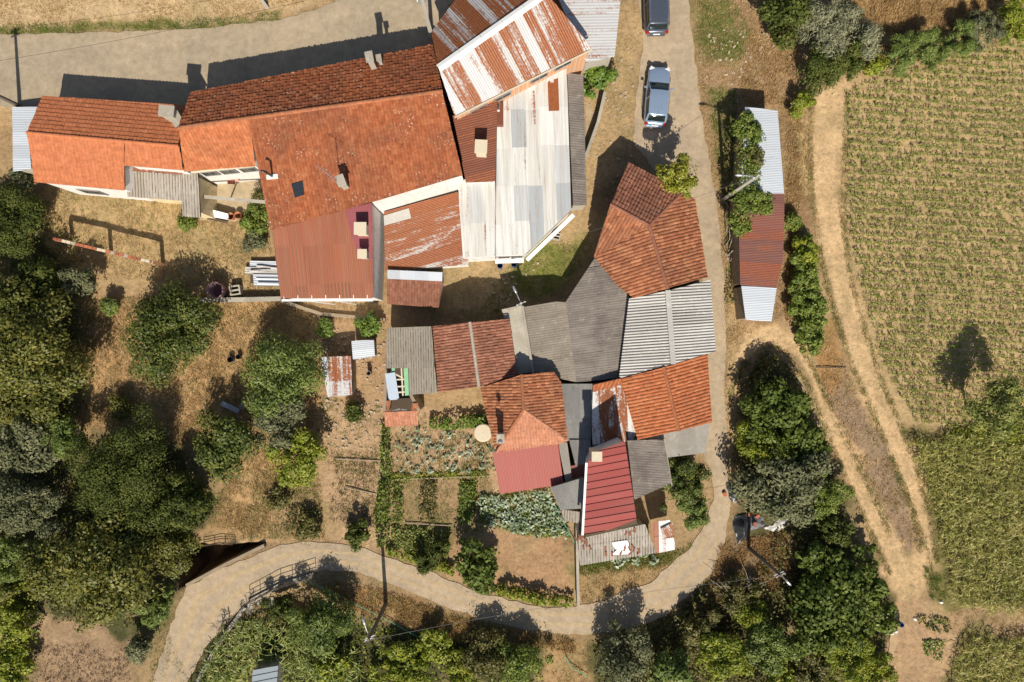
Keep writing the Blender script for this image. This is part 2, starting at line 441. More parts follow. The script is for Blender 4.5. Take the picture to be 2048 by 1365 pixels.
def build_ground():
    def axis(lim, step, far):
        a = list(np.arange(-lim, lim + 1e-6, step)); d = step; x = lim
        while x < far:
            d *= 1.45; x += d; a.append(x); a.insert(0, -x)
        return np.array(a)
    X = axis(42, .17, 600); Y = axis(29.5, .17, 600)
    gx, gy = np.meshgrid(X, Y); x = gx.ravel(); y = gy.ravel()
    z = gz(x, y); kz = H / (H - np.clip(z, -3, 6))
    u = x * S * kz + CX; v = CY - y * S * kz
    wob = 34
    uu = u + (vnoise(x, y, 2.2, 11) - .5) * wob + (vnoise(x, y, .6, 12) - .5) * wob * .6
    vv = v + (vnoise(x, y, 2.2, 13) - .5) * wob + (vnoise(x, y, .6, 14) - .5) * wob * .6
    col = np.zeros((len(x), 3))
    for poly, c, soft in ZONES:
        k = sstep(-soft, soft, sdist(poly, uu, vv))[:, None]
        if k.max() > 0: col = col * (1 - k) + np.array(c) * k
    # patches of dead and green growth, uneven everywhere
    pn = sstep(.55, .8, vnoise(x, y, 3.1, 21) * .6 + vnoise(x, y, .9, 22) * .4)[:, None]
    col = col * (1 - .30 * pn) + np.array((.13, .13, .05)) * .30 * pn
    pn = sstep(.55, .8, vnoise(x, y, 2.3, 23) * .5 + vnoise(x, y, .7, 24) * .5)[:, None]
    col = col * (1 - .35 * pn) + np.array((.42, .30, .16)) * .35 * pn
    for line in ([(1660, 190), (1655, 380), (1668, 500), (1702, 640), (1745, 760), (1790, 880), (1835, 1000), (1848, 1110)], [(1478, 745), (1510, 695), (1545, 672), (1585, 705), (1630, 790), (1680, 890), (1740, 1010), (1785, 1110), (1810, 1170)]):
        for off in (-13, 13):
            d = np.full(len(x), 1e9)
            for (x0, y0), (x1, y1) in zip(line, line[1:]):
                L_ = math.hypot(x1 - x0, y1 - y0); nx_, ny_ = -(y1 - y0) / L_ * off, (x1 - x0) / L_ * off
                t = np.clip(((u - x0 - nx_) * (x1 - x0) + (v - y0 - ny_) * (y1 - y0)) / L_ / L_, 0, 1)
                d = np.minimum(d, np.hypot(u - x0 - nx_ - t * (x1 - x0), v - y0 - ny_ - t * (y1 - y0)))
            k = (1 - sstep(3, 9, d))
            z -= .05 * k; kk = (k * .5 * (.5 + vnoise(x, y, .8, 91)))[:, None]; col = col * (1 - kk) + np.array((.52, .37, .21)) * kk
    ny, nx = gx.shape; i = np.arange(nx * ny).reshape(ny, nx)
    F = np.stack([i[:-1, :-1], i[:-1, 1:], i[1:, 1:], i[1:, :-1]], -1).reshape(-1, 4)
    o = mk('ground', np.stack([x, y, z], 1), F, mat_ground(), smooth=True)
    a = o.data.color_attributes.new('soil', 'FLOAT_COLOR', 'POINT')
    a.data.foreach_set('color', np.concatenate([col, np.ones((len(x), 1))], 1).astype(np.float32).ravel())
    tag(o, 'dry straw coloured ground with soil and weeds', kind='structure')
build_ground()

def sheet(name, poly, z, mat, jit=2.5, step=14, label=None):
    """a surface laid on the ground, edges worn uneven"""
    pts = []
    for i in range(len(poly)):
        a = poly[i]; b = poly[(i + 1) % len(poly)]; L = math.dist(a, b); n = max(1, int(L / step))
        for k in range(n):
            t = k / n; pts.append((a[0] + (b[0] - a[0]) * t + random.uniform(-jit, jit), a[1] + (b[1] - a[1]) * t + random.uniform(-jit, jit)))
    V = [P(x, y, z) for x, y in pts]
    tri = tessellate_polygon([[Vector((v.x, v.y, 0)) for v in V]])
    F = []
    for t in tri:
        a, b, c = (V[k] for k in t)
        F.append(list(t) if (b - a).cross(c - a).z > 0 else list(t)[::-1])
    o = mk(name, V, F, mat)
    return tag(o, label, kind='structure')

M_LANE = mat_road('dusty_concrete', (.36, .285, .20), (.47, .365, .245))
M_STREET = mat_road('old_asphalt', (.33, .268, .19), (.42, .335, .23))
sheet('lane_road', LANE, .012, M_LANE, label='pale dusty concrete lane curving round the houses')
DIRT = mat_road('lane_dust', (.43, .325, .20), (.46, .345, .215))
n_ = min(len(ROAD_L), len(ROAD_R))
def lane_line(t):
    out = []
    for k in range(len(ROAD_R)):
        r_ = ROAD_R[k]; best = min(ROAD_L, key=lambda q: (q[0] - r_[0]) ** 2 + (q[1] - r_[1]) ** 2)
        out.append((r_[0] + (best[0] - r_[0]) * t, r_[1] + (best[1] - r_[1]) * t))
    return out
for k, (t0, t1) in enumerate(((.24, .38), (.62, .76))):
    A0 = lane_line(t0)[12:]; A1 = lane_line(t1)[12:]
    sheet('lane_wheel_track', A0 + A1[::-1], .016, DIRT, 2.2, 9, ['outer', 'inner'][k] + ' dusty wheel track along the lower lane')
sheet('street_road', STREET, ZS + .012, M_STREET, label='wide pale asphalt street above the houses')

# ---------------------------------------------------------------- roofs and buildings
def plane(p3):
    a, b, c = (P(*q) for q in p3); n = (b - a).cross(c - a).normalized()
    return a, (n if n.z > 0 else -n)

def unp(px, py, pl):
    o = Vector((0, 0, H)); d = P(px, py, 0) - o; a, n = pl
    return o + d * ((a - o).dot(n) / d.dot(n))

class Face:
    """one roof plane: a convex outline given in the photo, laid on a real sloping plane"""
    def __init__(s, poly, p3, run=None):
        s.pl = plane(p3); s.poly = poly; s.n = s.pl[1]
        s.W = [unp(x, y, s.pl) for x, y in poly]
        if run is not None:
            c = poly[0]; d = unp(c[0] + run[0], c[1] + run[1], s.pl) - unp(c[0], c[1], s.pl)
        else:
            d = Vector((s.n.x * s.n.z, s.n.y * s.n.z, -(s.n.x ** 2 + s.n.y ** 2)))
            if d.length < 1e-4: d = Vector((0, -1, 0))
        s.v = d.normalized(); s.u = s.v.cross(s.n).normalized(); s.o = s.W[0]
        s.q = [((p - s.o).dot(s.u), (p - s.o).dot(s.v)) for p in s.W]
        s.u0 = min(a for a, b in s.q); s.u1 = max(a for a, b in s.q)
        s.v0 = min(b for a, b in s.q); s.v1 = max(b for a, b in s.q)
    def vr(s, u):
        lo, hi = 1e9, -1e9; n = len(s.q)
        for i in range(n):
            a = s.q[i]; b = s.q[(i + 1) % n]
            if (a[0] - u) * (b[0] - u) <= 0:
                if abs(b[0] - a[0]) < 1e-9: vs_ = (a[1], b[1])
                else: vs_ = (a[1] + (b[1] - a[1]) * (u - a[0]) / (b[0] - a[0]),)
                lo = min(lo, *vs_); hi = max(hi, *vs_)
        return (lo, hi) if hi > lo else None
    def at(s, u, v, h): return s.o + s.u * u + s.v * v + s.n * h
    def z(s, px, py): return unp(px, py, s.pl).z

def strip_grid(f, us, v0, v1, hfun, V, F, UV, minlen=.04):
    prev = None; b = None
    for k, u in enumerate(us):
        r = f.vr(u)
        ok = r is not None and min(r[1], v1) - max(r[0], v0) > minlen
        if not ok: prev = None; continue
        a = max(r[0], v0); e = min(r[1], v1)
        i = len(V)
        V.append(f.at(u, a, hfun(k, a, 0))); V.append(f.at(u, e, hfun(k, e, 1)))
        UV.append((u, a)); UV.append((u, e))
        if prev is not None: F.append([prev, prev + 1, i + 1, i])
        prev = i

def tiles(f, mat, parent, pitch=.235, course=.36, amp=.05, lift=.045, rough=1.0, rng=random):
    V, F, UV = [], [], []
    nc = int((f.u1 - f.u0) / pitch) + 2; nr = int((f.v1 - f.v0) / course) + 2; m = 6
    prof = [amp * (math.sin(math.pi * k / m) ** .8) for k in range(m + 1)]
    for j in range(nr):
        va = f.v0 + j * course - .02; vb = va + course + .05
        for i in range(nc):
            ua = f.u0 + i * pitch
            if f.vr(min(max(ua + pitch / 2, f.u0 + 1e-3), f.u1 - 1e-3)) is None: continue
            dh = rng.uniform(-.009, .014) * rough; tl = rng.uniform(-.020, .028) * rough; sk = rng.uniform(-.012, .012) * rough
            us = [min(max(ua + (pitch + .012) * k / m + sk, f.u0 + 1e-4), f.u1 - 1e-4) for k in range(m + 1)]
            strip_grid(f, us, va + rng.uniform(-.02, .02) * rough, vb + rng.uniform(-.02, .02) * rough,
                       lambda k, v, e: .03 + prof[k] + dh + (lift + tl if e else 0), V, F, UV)
    o = mk('roof_tiles', V, F, mat, parent, UV)
    o['kind'] = 'stuff'
    return o

def sheets(f, mat, parent, width=.88, length=2.4, pitch=.16, amp=.025, name='roof_sheet', res=4, jit=.012, base=.03, seam=False, mats=None, off=0.0):
    nc = int((f.u1 - f.u0) / width) + 2; nr = int((f.v1 - f.v0) / length) + 1
    for i in range(nc):
        ua = f.u0 + i * width - off; ub = ua + width + (.04 if not seam else -.004)
        ua = max(ua, f.u0 + 1e-4); ub = min(ub, f.u1 - 1e-4)
        if ub - ua < .05: continue
        vo = random.uniform(-.12, .12) if nr > 1 else 0
        for j in range(nr):
            va = f.v0 + j * length - .06 + (vo if j else -.2); vb = f.v0 + (j + 1) * length + .06 + (vo if j < nr - 1 else .4)
            V, F, UV = [], [], []; dh = base + random.uniform(0, jit) - (j * .004); t0 = random.uniform(0, jit)
            if seam:
                us = [ua, ua + .03, ua + .035, ub - .035, ub - .03, ub]; hs = [.045, .045, .0, .0, .045, .045]
                hf = lambda k, v, e: dh + hs[k]
            else:
                n = max(2, int((ub - ua) / pitch * res)); us = [ua + (ub - ua) * k / n for k in range(n + 1)]
                hf = lambda k, v, e: dh + amp * math.sin(2 * math.pi * us[k] / pitch) + (t0 if e else 0)
            strip_grid(f, us, va, vb, hf, V, F, UV, .03)
            if len(F) < 1: continue
            m = mat if mats is None else mats[i % len(mats)]
            mk(name, V, F, m, parent, UV, smooth=not seam)

def ring(f, inset, drop):
    c = sum(f.W, Vector()) / len(f.W)
    out = []
    for p in f.W:
        d = (c - p); d.z = 0; L = d.length
        q = p + d * min(inset / max(L, 1e-3) * 1.25, .45)
        # stay on the roof plane
        a, n = f.pl; q.z = a.z - (n.x * (q.x - a.x) + n.y * (q.y - a.y)) / n.z - drop
        out.append(q)
    return out

def walls(parent, faces, mat, inset=.22, name='wall'):
    m = MB(); rings = []
    for k, f in enumerate(faces):
        top = ring(f, inset if not hasattr(inset, '__len__') else inset[k], .12)
        if (top[1] - top[0]).cross(top[2] - top[1]).z < 0: top = top[::-1]
        m.prism(top, [Vector((p.x, p.y, -.6)) for p in top]); rings.append(top)
    o = m.build(name, mat, parent)
    return o, rings

def deck(parent, faces, mat, name='roof_deck', th=.10):
    m = MB()
    for f in faces:
        r_ = ring(f, .05, .0)
        if (r_[1] - r_[0]).cross(r_[2] - r_[1]).z < 0: r_ = r_[::-1]
        m.prism([p + f.n * .0 for p in r_], [p - f.n * th for p in r_])
    return m.build(name, mat, parent)

RIDGE_ME = {}
def ridge(parent, a, b, mat, r_=.12, L=.42, name='ridge_tile', lift=.03):
    """half-round ridge tiles laid one after another between two points"""
    a = Vector(a); b = Vector(b); d = b - a; n = max(1, int(d.length / L))
    key = (mat.name, r_)
    if key not in RIDGE_ME:
        V = []; F = []
        for i, (x, q) in enumerate(((-.54, 1.0), (.54, 1.1))):
            for k in range(7):
                t = math.pi * k / 6; V.append((x, math.cos(t) * r_ * q, math.sin(t) * r_ * q * .85))
        for k in range(6): F.append([k, k + 1, k + 8, k + 7])
        me = mesh_data(name, V, F, smooth=True); me.materials.append(mat); RIDGE_ME[key] = me
    x = d.normalized(); y = Vector((0, 0, 1)).cross(x).normalized(); z = x.cross(y)
    for k in range(n):
        c = a + d * ((k + .5) / n) + z * (lift + random.uniform(-.006, .012))
        o = bpy.data.objects.new(name, RIDGE_ME[key]); link(o, parent)
        s_ = d.length / n
        m = Matrix((x * s_, y, z)).transposed().to_4x4(); m.translation = c
        o.matrix_basis = m @ Matrix.Rotation(random.uniform(-.03, .03), 4, 'Z')

def chimney(parent, px, py, top, wpx, dpx, mat, capmat, base=2.5, rz=0., cap=True, name='chimney', over=.06):
    c = P(px, py, top); k = (H - top) / H / S; wx = wpx * k; wy = dpx * k
    st = MB().box((c.x, c.y, (base + top - .1) / 2), (wx - .12, wy - .12, top - .1 - base), rz).build(name, mat, parent)
    if cap:
        MB().box((c.x, c.y, top - .06), (wx + over * .5, wy + over * .5, .10), rz).build('chimney_cap', capmat, st)
    return st

def wall_opening(parent, p0, p1, t, zc, w_, h_, mat_f, mat_g, name='window', push=.03):
    p0 = Vector((p0.x, p0.y, 0)); p1 = Vector((p1.x, p1.y, 0)); d = (p1 - p0).normalized()
    n = Vector((d.y, -d.x, 0)); c = p0 + (p1 - p0) * t + n * push; c.z = zc; rz = math.atan2(d.y, d.x)
    fr = MB()
    for s_ in (-1, 1):
        fr.box(c + d * s_ * (w_ / 2), (.08, .10, h_ + .08), rz); fr.box(c + Vector((0, 0, s_ * h_ / 2)), (w_ - .08, .10, .08), rz)
    fr.box(c, (.05, .08, h_ - .08), rz)
    o = fr.build(name, mat_f, parent)
    MB().box(c, (w_, .03, h_), rz).build('pane', mat_g, o)
    return o

# ---------------------------------------------------------------- building materials
T_NEW = mat_tile('new_orange_tile', [(.45, .150, .064), (.48, .165, .072), (.51, .180, .082)], (.42, .14, .06), .15)
T_RED = mat_tile('weathered_red_tile', [(.33, .092, .036), (.40, .122, .048), (.46, .165, .070)], (.125, .062, .042), .66, .8, .20)
T_DARK = mat_tile('brown_tile', [(.23, .092, .058), (.29, .120, .074), (.37, .165, .105)], (.14, .07, .045), .55, .3)
T_OR = mat_tile('old_orange_tile', [(.26, .090, .043), (.36, .132, .062), (.49, .215, .102)], (.165, .080, .05), .62, .3)
T_OR2 = mat_tile('sunburnt_orange_tile', [(.37, .115, .046), (.43, .142, .058), (.49, .185, .082)], (.23, .085, .045), .40, .15)
T_SALM = mat_tile('salmon_tile', [(.42, .170, .095), (.46, .205, .120), (.52, .245, .150)], (.29, .13, .085), .4)
S_RUST = mat_sheet('half_rusted_sheet', [(0, (.50, .49, .48)), (1, (.62, .61, .60))], .70, .95, (.16, 3.6))
S_RUST2 = mat_sheet('rusted_sheet', [(0, (.42, .40, .38)), (1, (.55, .53, .50))], 1.12, .55, (.3, 3.0), rustcols=((.19, .050, .014), (.36, .105, .025)))
S_BROWN = mat_sheet('brown_rust_sheet', [(0, (.16, .045, .022)), (1, (.21, .060, .028))], .25, .5, (.3, 6.), dirt=.1, rough=.7)
S_WHITE = mat_sheet('white_sheet', [(0, (.66, .66, .63)), (.14, (.41, .44, .46)), (.28, (.71, .71, .68)), (.55, (.64, .63, .59)), (.80, (.53, .55, .55))], .22, .35, (.14, 3.5), dirt=.7, rough=.6)
S_ZINC = mat_sheet('zinc_sheet', [(0, (.46, .50, .55)), (1, (.60, .64, .69))], .12, .35, (.5, 3.), dirt=.15, rough=.45, metal=.0)
S_ZINC2 = mat_sheet('zinc_sheet_rusty_edge', [(0, (.55, .55, .56)), (1, (.62, .63, .64))], .52, .6, (.10, 2.2), dirt=.15, rough=.5)
S_TERRA = mat_sheet('terracotta_painted_sheet', [(0, (.27, .080, .036)), (1, (.33, .100, .046))], 0, 0, (.12, 3.), dirt=.38, rough=.6)
S_RED = mat_sheet('red_painted_sheet', [(0, (.29, .048, .043)), (1, (.39, .072, .062))], 0, 0, (.3, 3.), dirt=.22, rough=.5)
S_RED2 = mat_sheet('faded_red_sheet', [(0, (.35, .085, .070)), (1, (.40, .105, .085))], 0, 0, (.3, 4.), dirt=.22, rough=.6)
S_MAROON = mat_sheet('maroon_rust_sheet', [(0, (.17, .062, .048)), (1, (.24, .078, .052))], .55, .7, (.25, 3.), dirt=.2, rough=.65, rustcols=((.20, .048, .022), (.32, .090, .035)))
F_DARK = mat_fibre('dark_fibre_cement', (.225, .195, .170), (.105, .085, .078), (.31, .27, .22), .75)
F_BROWN = mat_fibre('brown_grey_fibre_cement', (.285, .245, .195), (.17, .14, .11), (.37, .33, .26), .7)
F_GREY = mat_fibre('grey_fibre_cement', (.30, .275, .24), (.17, .155, .13), (.40, .38, .33), .4)
F_LIGHT = mat_fibre('light_fibre_cement', (.45, .43, .40), (.33, .31, .28), (.55, .53, .49), .3)
F_OLD = mat_fibre('lichened_fibre_cement', (.40, .36, .31), (.24, .195, .15), (.50, .46, .39), .5, .20)
F_OLD2 = mat_fibre('mossy_fibre_cement', (.33, .29, .235), (.20, .165, .125), (.44, .40, .33), .5, .175)
S_PEEL = mat_sheet('peeling_white_sheet', [(0, (.66, .65, .63)), (1, (.72, .71, .69))], .52, .5, (.5, 2.2))
S_RA = mat_sheet('rust_heavy_sheet', [(0, (.48, .47, .46)), (1, (.54, .53, .52))], .92, .12, (.14, 4.5))
S_RB = mat_sheet('rust_streaked_sheet', [(0, (.48, .47, .46)), (1, (.54, .53, .52))], .68, .12, (.14, 4.5))
S_RC = mat_sheet('rust_flecked_sheet', [(0, (.52, .52, .52)), (1, (.58, .58, .58))], .40, .12, (.14, 3.5))
S_RUSTN = mat_sheet('mostly_rusted_sheet', [(0, (.50, .49, .48)), (1, (.60, .59, .58))], 1.0, .8, (.2, 3.6))
F_BLUE = mat_fibre('bluish_fibre_cement', (.22, .215, .205), (.12, .115, .11), (.30, .29, .26), .4)
M_CONC = mat_fibre('stained_concrete', (.42, .38, .31), (.22, .19, .14), (.55, .50, .42), .6)
W_WHITE = mat_wall('white_wall', (.72, .70, .66), (.45, .42, .36))
W_CREAM = mat_wall('cream_wall', (.70, .58, .36))
W_GREY = mat_wall('grey_render', (.40, .36, .30))
W_STONE = mat_wall('rough_stone', (.33, .26, .18), (.15, .12, .08))
M_DECK = mat_plain('roof_timber', (.12, .08, .05))
M_DARK = mat_plain('dark_opening', (.025, .028, .03), .4)
M_GLASS = mat_plain('window_glass', (.03, .04, .045), .12, .2, 2, .5)
M_FRAME = mat_plain('grey_frame', (.22, .21, .20))
M_CREAM = mat_plain('cream_slab', (.60, .52, .38), .85, .15, 6)
M_WHITEP = mat_plain('white_paint', (.78, .77, .74), .6, .08)
M_STEEL = mat_plain('galvanised_steel', (.50, .51, .52), .35, .15, 5, .5, .6)
M_PURPLE = mat_plain('plum_flashing', (.24, .062, .070), .45, .2, 1.2)
M_WOOD = mat_plain('grey_wood', (.36, .29, .21), .9, .3, 8)
M_DKWOOD = mat_plain('dark_wood', (.085, .06, .04), .9, .3, 8)
M_BLACK = mat_plain('black_plastic', (.018, .018, .020), .45, .3, 3, .5)
def brick_mat():
    t = NT('hollow_brick'); p = t.pos()
    b = t.n('ShaderNodeTexBrick'); t.put(b.inputs['Vector'], t.scale(t.pos(), (1, 1, 1)))
    b.inputs['Color1'].default_value = (.55, .24, .11, 1); b.inputs['Color2'].default_value = (.62, .30, .15, 1); b.inputs['Mortar'].default_value = (.55, .46, .36, 1)
    b.inputs['Scale'].default_value = 1.6
    return t.done(t.mix(t.math('MULTIPLY', t.noise(p, 8, 4), .4), b.outputs[0], (.50, .36, .24)), .9, .2)
M_BRICK = brick_mat()

def building(name, label, cat, faces, wall, inset=.22, deck_mat=None, group=None):
    c = sum((sum(f.W, Vector()) / len(f.W) for f in faces), Vector()) / len(faces)
    e = empty(name, (c.x, c.y, 0), label, cat, group)
    rings = []
    if wall is not None: e_w, rings = walls(e, faces, wall, inset)
    deck(e, faces, deck_mat or M_DECK)
    return e, rings

# --- orange cottage at the west end
f1 = Face([(85, 194), (371, 213), (358, 293), (55, 266)], [(55, 266, 5.7), (358, 293, 5.7), (85, 194, 4.5)])
f2 = Face([(55, 266), (250, 283), (251, 381), (70, 364)], [(55, 266, 5.7), (358, 293, 5.7), (70, 364, 4.35)])
f3 = Face([(250, 283), (360, 293), (368, 341), (250, 331)], [(55, 266, 5.7), (358, 293, 5.7), (70, 364, 4.35)])
e, rg = building('tiled_cottage', 'cottage with a clean bright orange tile roof at the west end of the row', 'house', [f1, f2, f3], W_WHITE, [.2, .2, .2])
for f in (f1, f2, f3): tiles(f, T_NEW, e, .25, .335, .045, .045, .35)
ridge(e, unp(55, 266, f1.pl), unp(358, 293, f1.pl), T_NEW, .12, .42)
chimney(e, 332, 222, 6.6, 30, 22, W_GREY, M_CONC, 2.5, -.1)
chimney(e, 352, 238, 6.1, 20, 26, W_GREY, M_CONC, 2.5, .5, name='chimney_flue')
wall_opening(e, rg[1][0], rg[1][1], .3, 1.2, 1.3, .9, M_FRAME, M_DARK) if False else None

def south_edge(r_):
    """the wall edge whose outward normal points most to the south"""
    best = None
    for i in range(len(r_)):
        a, b = r_[i], r_[(i + 1) % len(r_)]; d = Vector((b.x - a.x, b.y - a.y, 0)); n = Vector((d.y, -d.x, 0)).normalized()
        if d.length > 1.0 and (best is None or n.y < best[0]): best = (n.y, a, b)
    return best[1], best[2]
a, b = south_edge(rg[1]); wall_opening(e, a, b, .38, 1.9, 1.5, 1.2, M_FRAME, M_DARK)

f = Face([(25, 215), (79, 213), (57, 266), (64, 338), (27, 345)], [(25, 215, 2.9), (27, 345, 2.9), (76, 213, 3.2)], run=(1, 0))
e, _ = building('lean_to_shed', 'small zinc sheet lean-to against the west gable of the bright orange cottage', 'shed', [f], W_GREY)
sheets(f, S_ZINC, e, .9, 3, .12, .015)

# --- long two-storey house
f1 = Face([(382, 188), (866, 92), (886, 183), (358, 256)], [(358, 256, 6.9), (885, 183, 6.9), (620, 141, 4.9)])
f2 = Face([(358, 256), (500, 237), (511, 331), (368, 342)], [(358, 256, 6.9), (885, 183, 6.9), (440, 336, 4.4)])
f3 = Face([(500, 237), (885, 183), (926, 351), (745, 405), (545, 460)], [(358, 256, 6.9), (885, 183, 6.9), (735, 408, 5.6)])
e, rg = building('long_house', 'long house with a weathered red tile roof and a small solar panel', 'house', [f1, f2, f3], W_WHITE, [.2, .2, .06])
tiles(f1, T_RED, e, .22, .31, .045, .045); tiles(f2, T_OR2, e, .22, .31, .045, .04); tiles(f3, T_RED, e, .22, .31, .045, .04)
ridge(e, unp(358, 256, f1.pl), unp(885, 183, f1.pl), T_OR, .13, .42)
ridge(e, unp(500, 237, f3.pl), unp(545, 460, f3.pl), T_RED, .11, .42)
chimney(e, 738, 113, 6.9, 15, 20, W_GREY, M_CONC, 4, .2)
chimney(e, 757, 115, 6.2, 10, 12, W_GREY, M_CONC, 4, .2, name='vent_stack')
chimney(e, 681, 361, 7.2, 16, 22, W_GREY, M_CONC, 4, .35)
a, b = south_edge(rg[1])
for t in (.22, .52, .84): wall_opening(e, a, b, t, 3.1, 1.0, .9, M_FRAME, M_GLASS)
MB().beam(Vector((a.x, a.y - .08, 3.95)), Vector((b.x, b.y - .08, 3.95)), .10, .12).build('eaves_board', M_CREAM, e)

# solar panel of two by three dark panes
sp = empty('solar_panel', unp(597, 380, f3.pl), 'small dark solar panel lying on the red tile roof', 'solar panel')
m = MB()
c0 = [unp(x, y, f3.pl) + f3.n * .16 for x, y in ((584, 369), (606, 362), (610, 390), (591, 396))]
m.prism(c0[::-1], [p - f3.n * .05 for p in c0[::-1]])
m.build('panel_frame', M_BLACK, sp)
M_PV = mat_plain('photovoltaic_glass', (.022, .026, .036), .25, .25, 3, .5)
for i in range(3):
    for j in range(2):
        def q(u, v): return c0[0].lerp(c0[1], u).lerp(c0[3].lerp(c0[2], u), v) + f3.n * .012
        u0, u1, v0, v1 = j / 2 + .03, (j + 1) / 2 - .03, i / 3 + .025, (i + 1) / 3 - .025
        mk('pane', [q(u0, v0), q(u0, v1), q(u1, v1), q(u1, v0)], [[0, 1, 2, 3]], M_PV, sp)

def antenna(base, h, label, boom, n=7, lean=(0, 0)):
    e = empty('tv_antenna', base, label, 'antenna')
    top = Vector(base) + Vector((lean[0], lean[1], h))
    MB().tube([base, top], .022, 6).build('mast', M_STEEL, e)
    b = Vector((boom[0], boom[1], 0)); m = MB(); m.tube([top - b * .5, top + b * .5], .012, 5); m.build('boom', M_STEEL, e)
    pd = Vector((-b.y, b.x, 0)).normalized()
    for k in range(n):
        c = top + b * (k / (n - 1) - .5); L = .22 + .3 * k / n
        MB().tube([c - pd * L / 2, c + pd * L / 2], .007, 4).build('antenna_rod', M_STEEL, e)
antenna(unp(683, 372, f3.pl) + f3.n * .6, 3.0, 'tv antenna on a mast above the red tile roof', (1.0, -.75), 7, (-.05, .1))
# white stove pipe with elbow
sp = empty('stove_pipe', unp(546, 350, f3.pl), 'dark stove pipe with an elbow on a white base plate on the red roof', 'flue')
bp = unp(546, 354, f3.pl)
MB().box(bp + f3.n * .13, (.75, .28, .12), .1, -.1).build('base_plate', M_WHITEP, sp)
MB().tube([bp, bp + Vector((0, 0, 1.2)), bp + Vector((-.12, .02, 1.35)), bp + Vector((-.3, .04, 1.38))], .07, 10).build('pipe', M_BLACK, sp)

# --- terracotta sheet annex
f = Face([(543, 458), (745, 405), (746, 597), (562, 597)], [(543, 458, 5.45), (745, 405, 5.5), (650, 597, 4.3)], run=(16, 150))
e, rg = building('sheet_roofed_annex', 'annex with a ribbed terracotta sheet roof joined below the long house', 'house', [f], W_WHITE, .1)
sheets(f, S_TERRA, e, .95, 2.6, .235, .036, seam=False, res=5)
m = MB(); r_ = [unp(x, y, f.pl) + f.n * .075 for x, y in ((690, 420), (744, 406), (744, 520), (717, 520))]
m.prism(r_[::-1], [p - f.n * .02 for p in r_[::-1]]); m.build('flashing', M_PURPLE, e)
chimney(e, 720, 457, 6.3, 24, 24, M_CREAM, M_CREAM, 4)
chimney(e, 724, 508, 5.9, 18, 18, W_GREY, M_CREAM, 4)
a = unp(563, 598, f.pl); b = unp(746, 598, f.pl); off = Vector((0, -.1, -.06))
MB().beam(a + off, b + off, .14, .1).build('gutter', M_WHITEP, e)
for k in range(7):
    p = a.lerp(b, (k + .2) / 6.6); MB().beam(p + Vector((0, .25, .06)), p + Vector((0, -.12, .05)), .05, .03).build('gutter_bracket', M_WHITEP, e)
for t, dx in ((.22, .9), (.55, .55)):
    p = a.lerp(b, t) + off; MB().beam(p, Vector((p.x + dx * 1.2, p.y - .05, .1)), .06, .06).build('drain_pipe', M_WHITEP, e)

# --- rusty gable barn
f1 = Face([(877, 137), (1092, -14), (1184, 96), (909, 232)], [(877, 137, 7.6), (1076, 0, 7.6), (1046, 164, 5.8)])
f2 = Face([(877, 137), (1092, -14), (1060, -100), (918, -10), (863, 65)], [(877, 137, 7.6), (1076, 0, 7.6), (863, 65, 6.0)])
e, rg = building('rusty_barn', 'big gabled barn of brick under streaked rust and white metal sheets', 'barn', [f1, f2], M_BRICK, [.12, .2])
sheets(f1, S_RUST, e, .62, 12, .155, .016, mats=[S_RB, S_RA, S_RA, S_RB, S_RA, S_RC, S_RA, S_RA, S_RB, S_RA, S_RA, S_RC, S_RC, S_RA, S_RB, S_RC]); sheets(f2, S_RUSTN, e, .62, 9, .155, .016, mats=[S_RA, S_RA, S_RB, S_RA, S_RB])
a = unp(877, 137, f1.pl); b = unp(1092, -14, f1.pl)
m = MB(); d = (b - a).normalized(); y = Vector((0, 0, 1)).cross(d)
L1 = 5
for k in range(L1):
    p = a.lerp(b, k / L1); q = a.lerp(b, (k + 1) / L1 + .004)
    m = MB(); h = .07
    V = [p + y * .26 - Vector((0, 0, .02)), p + Vector((0, 0, h)), p - y * .26 - Vector((0, 0, .02)), q + y * .26 - Vector((0, 0, .02)), q + Vector((0, 0, h)), q - y * .26 - Vector((0, 0, .02))]
    mk('ridge_cap', V, [[0, 1, 4, 3], [1, 2, 5, 4]], M_WHITEP, e)
a, b = south_edge(rg[0])
for t in (.16, .34, .62, .80): wall_opening(e, a, b, t, 5.0, 1.2, .5, M_FRAME, M_DARK)
MB().beam(unp(909, 233, f1.pl) + Vector((0, -.06, -.05)), unp(1184, 97, f1.pl) + Vector((0, -.06, -.05)), .07, .1).build('gutter', M_CREAM, e)

f = Face([(1100, -40), (1245, -40), (1229, 114), (1172, 127)], [(1100, 0, 4.2), (1243, 0, 3.5), (1172, 127, 3.9)])
e, _ = building('metal_shed', 'pale grey metal shed roof with rust lines beside the gable of the barn', 'shed', [f], W_GREY)
sheets(f, S_RC, e, 1.15, 9, .2, .012)

# --- brown sheet roof with chimney
f = Face([(905, 232), (995, 194), (991, 364), (932, 366)], [(905, 232, 5.0), (995, 194, 5.0), (960, 366, 4.5)], run=(90, -22))
e, _ = building('brown_roofed_store', 'narrow outbuilding with a rust brown sheet roof and one chimney', 'outbuilding', [f], W_WHITE, .1)
sheets(f, S_BROWN, e, .9, 8, .15, .018)
chimney(e, 962, 293, 6.0, 24, 26, M_CREAM, M_CREAM, 4, -.05)

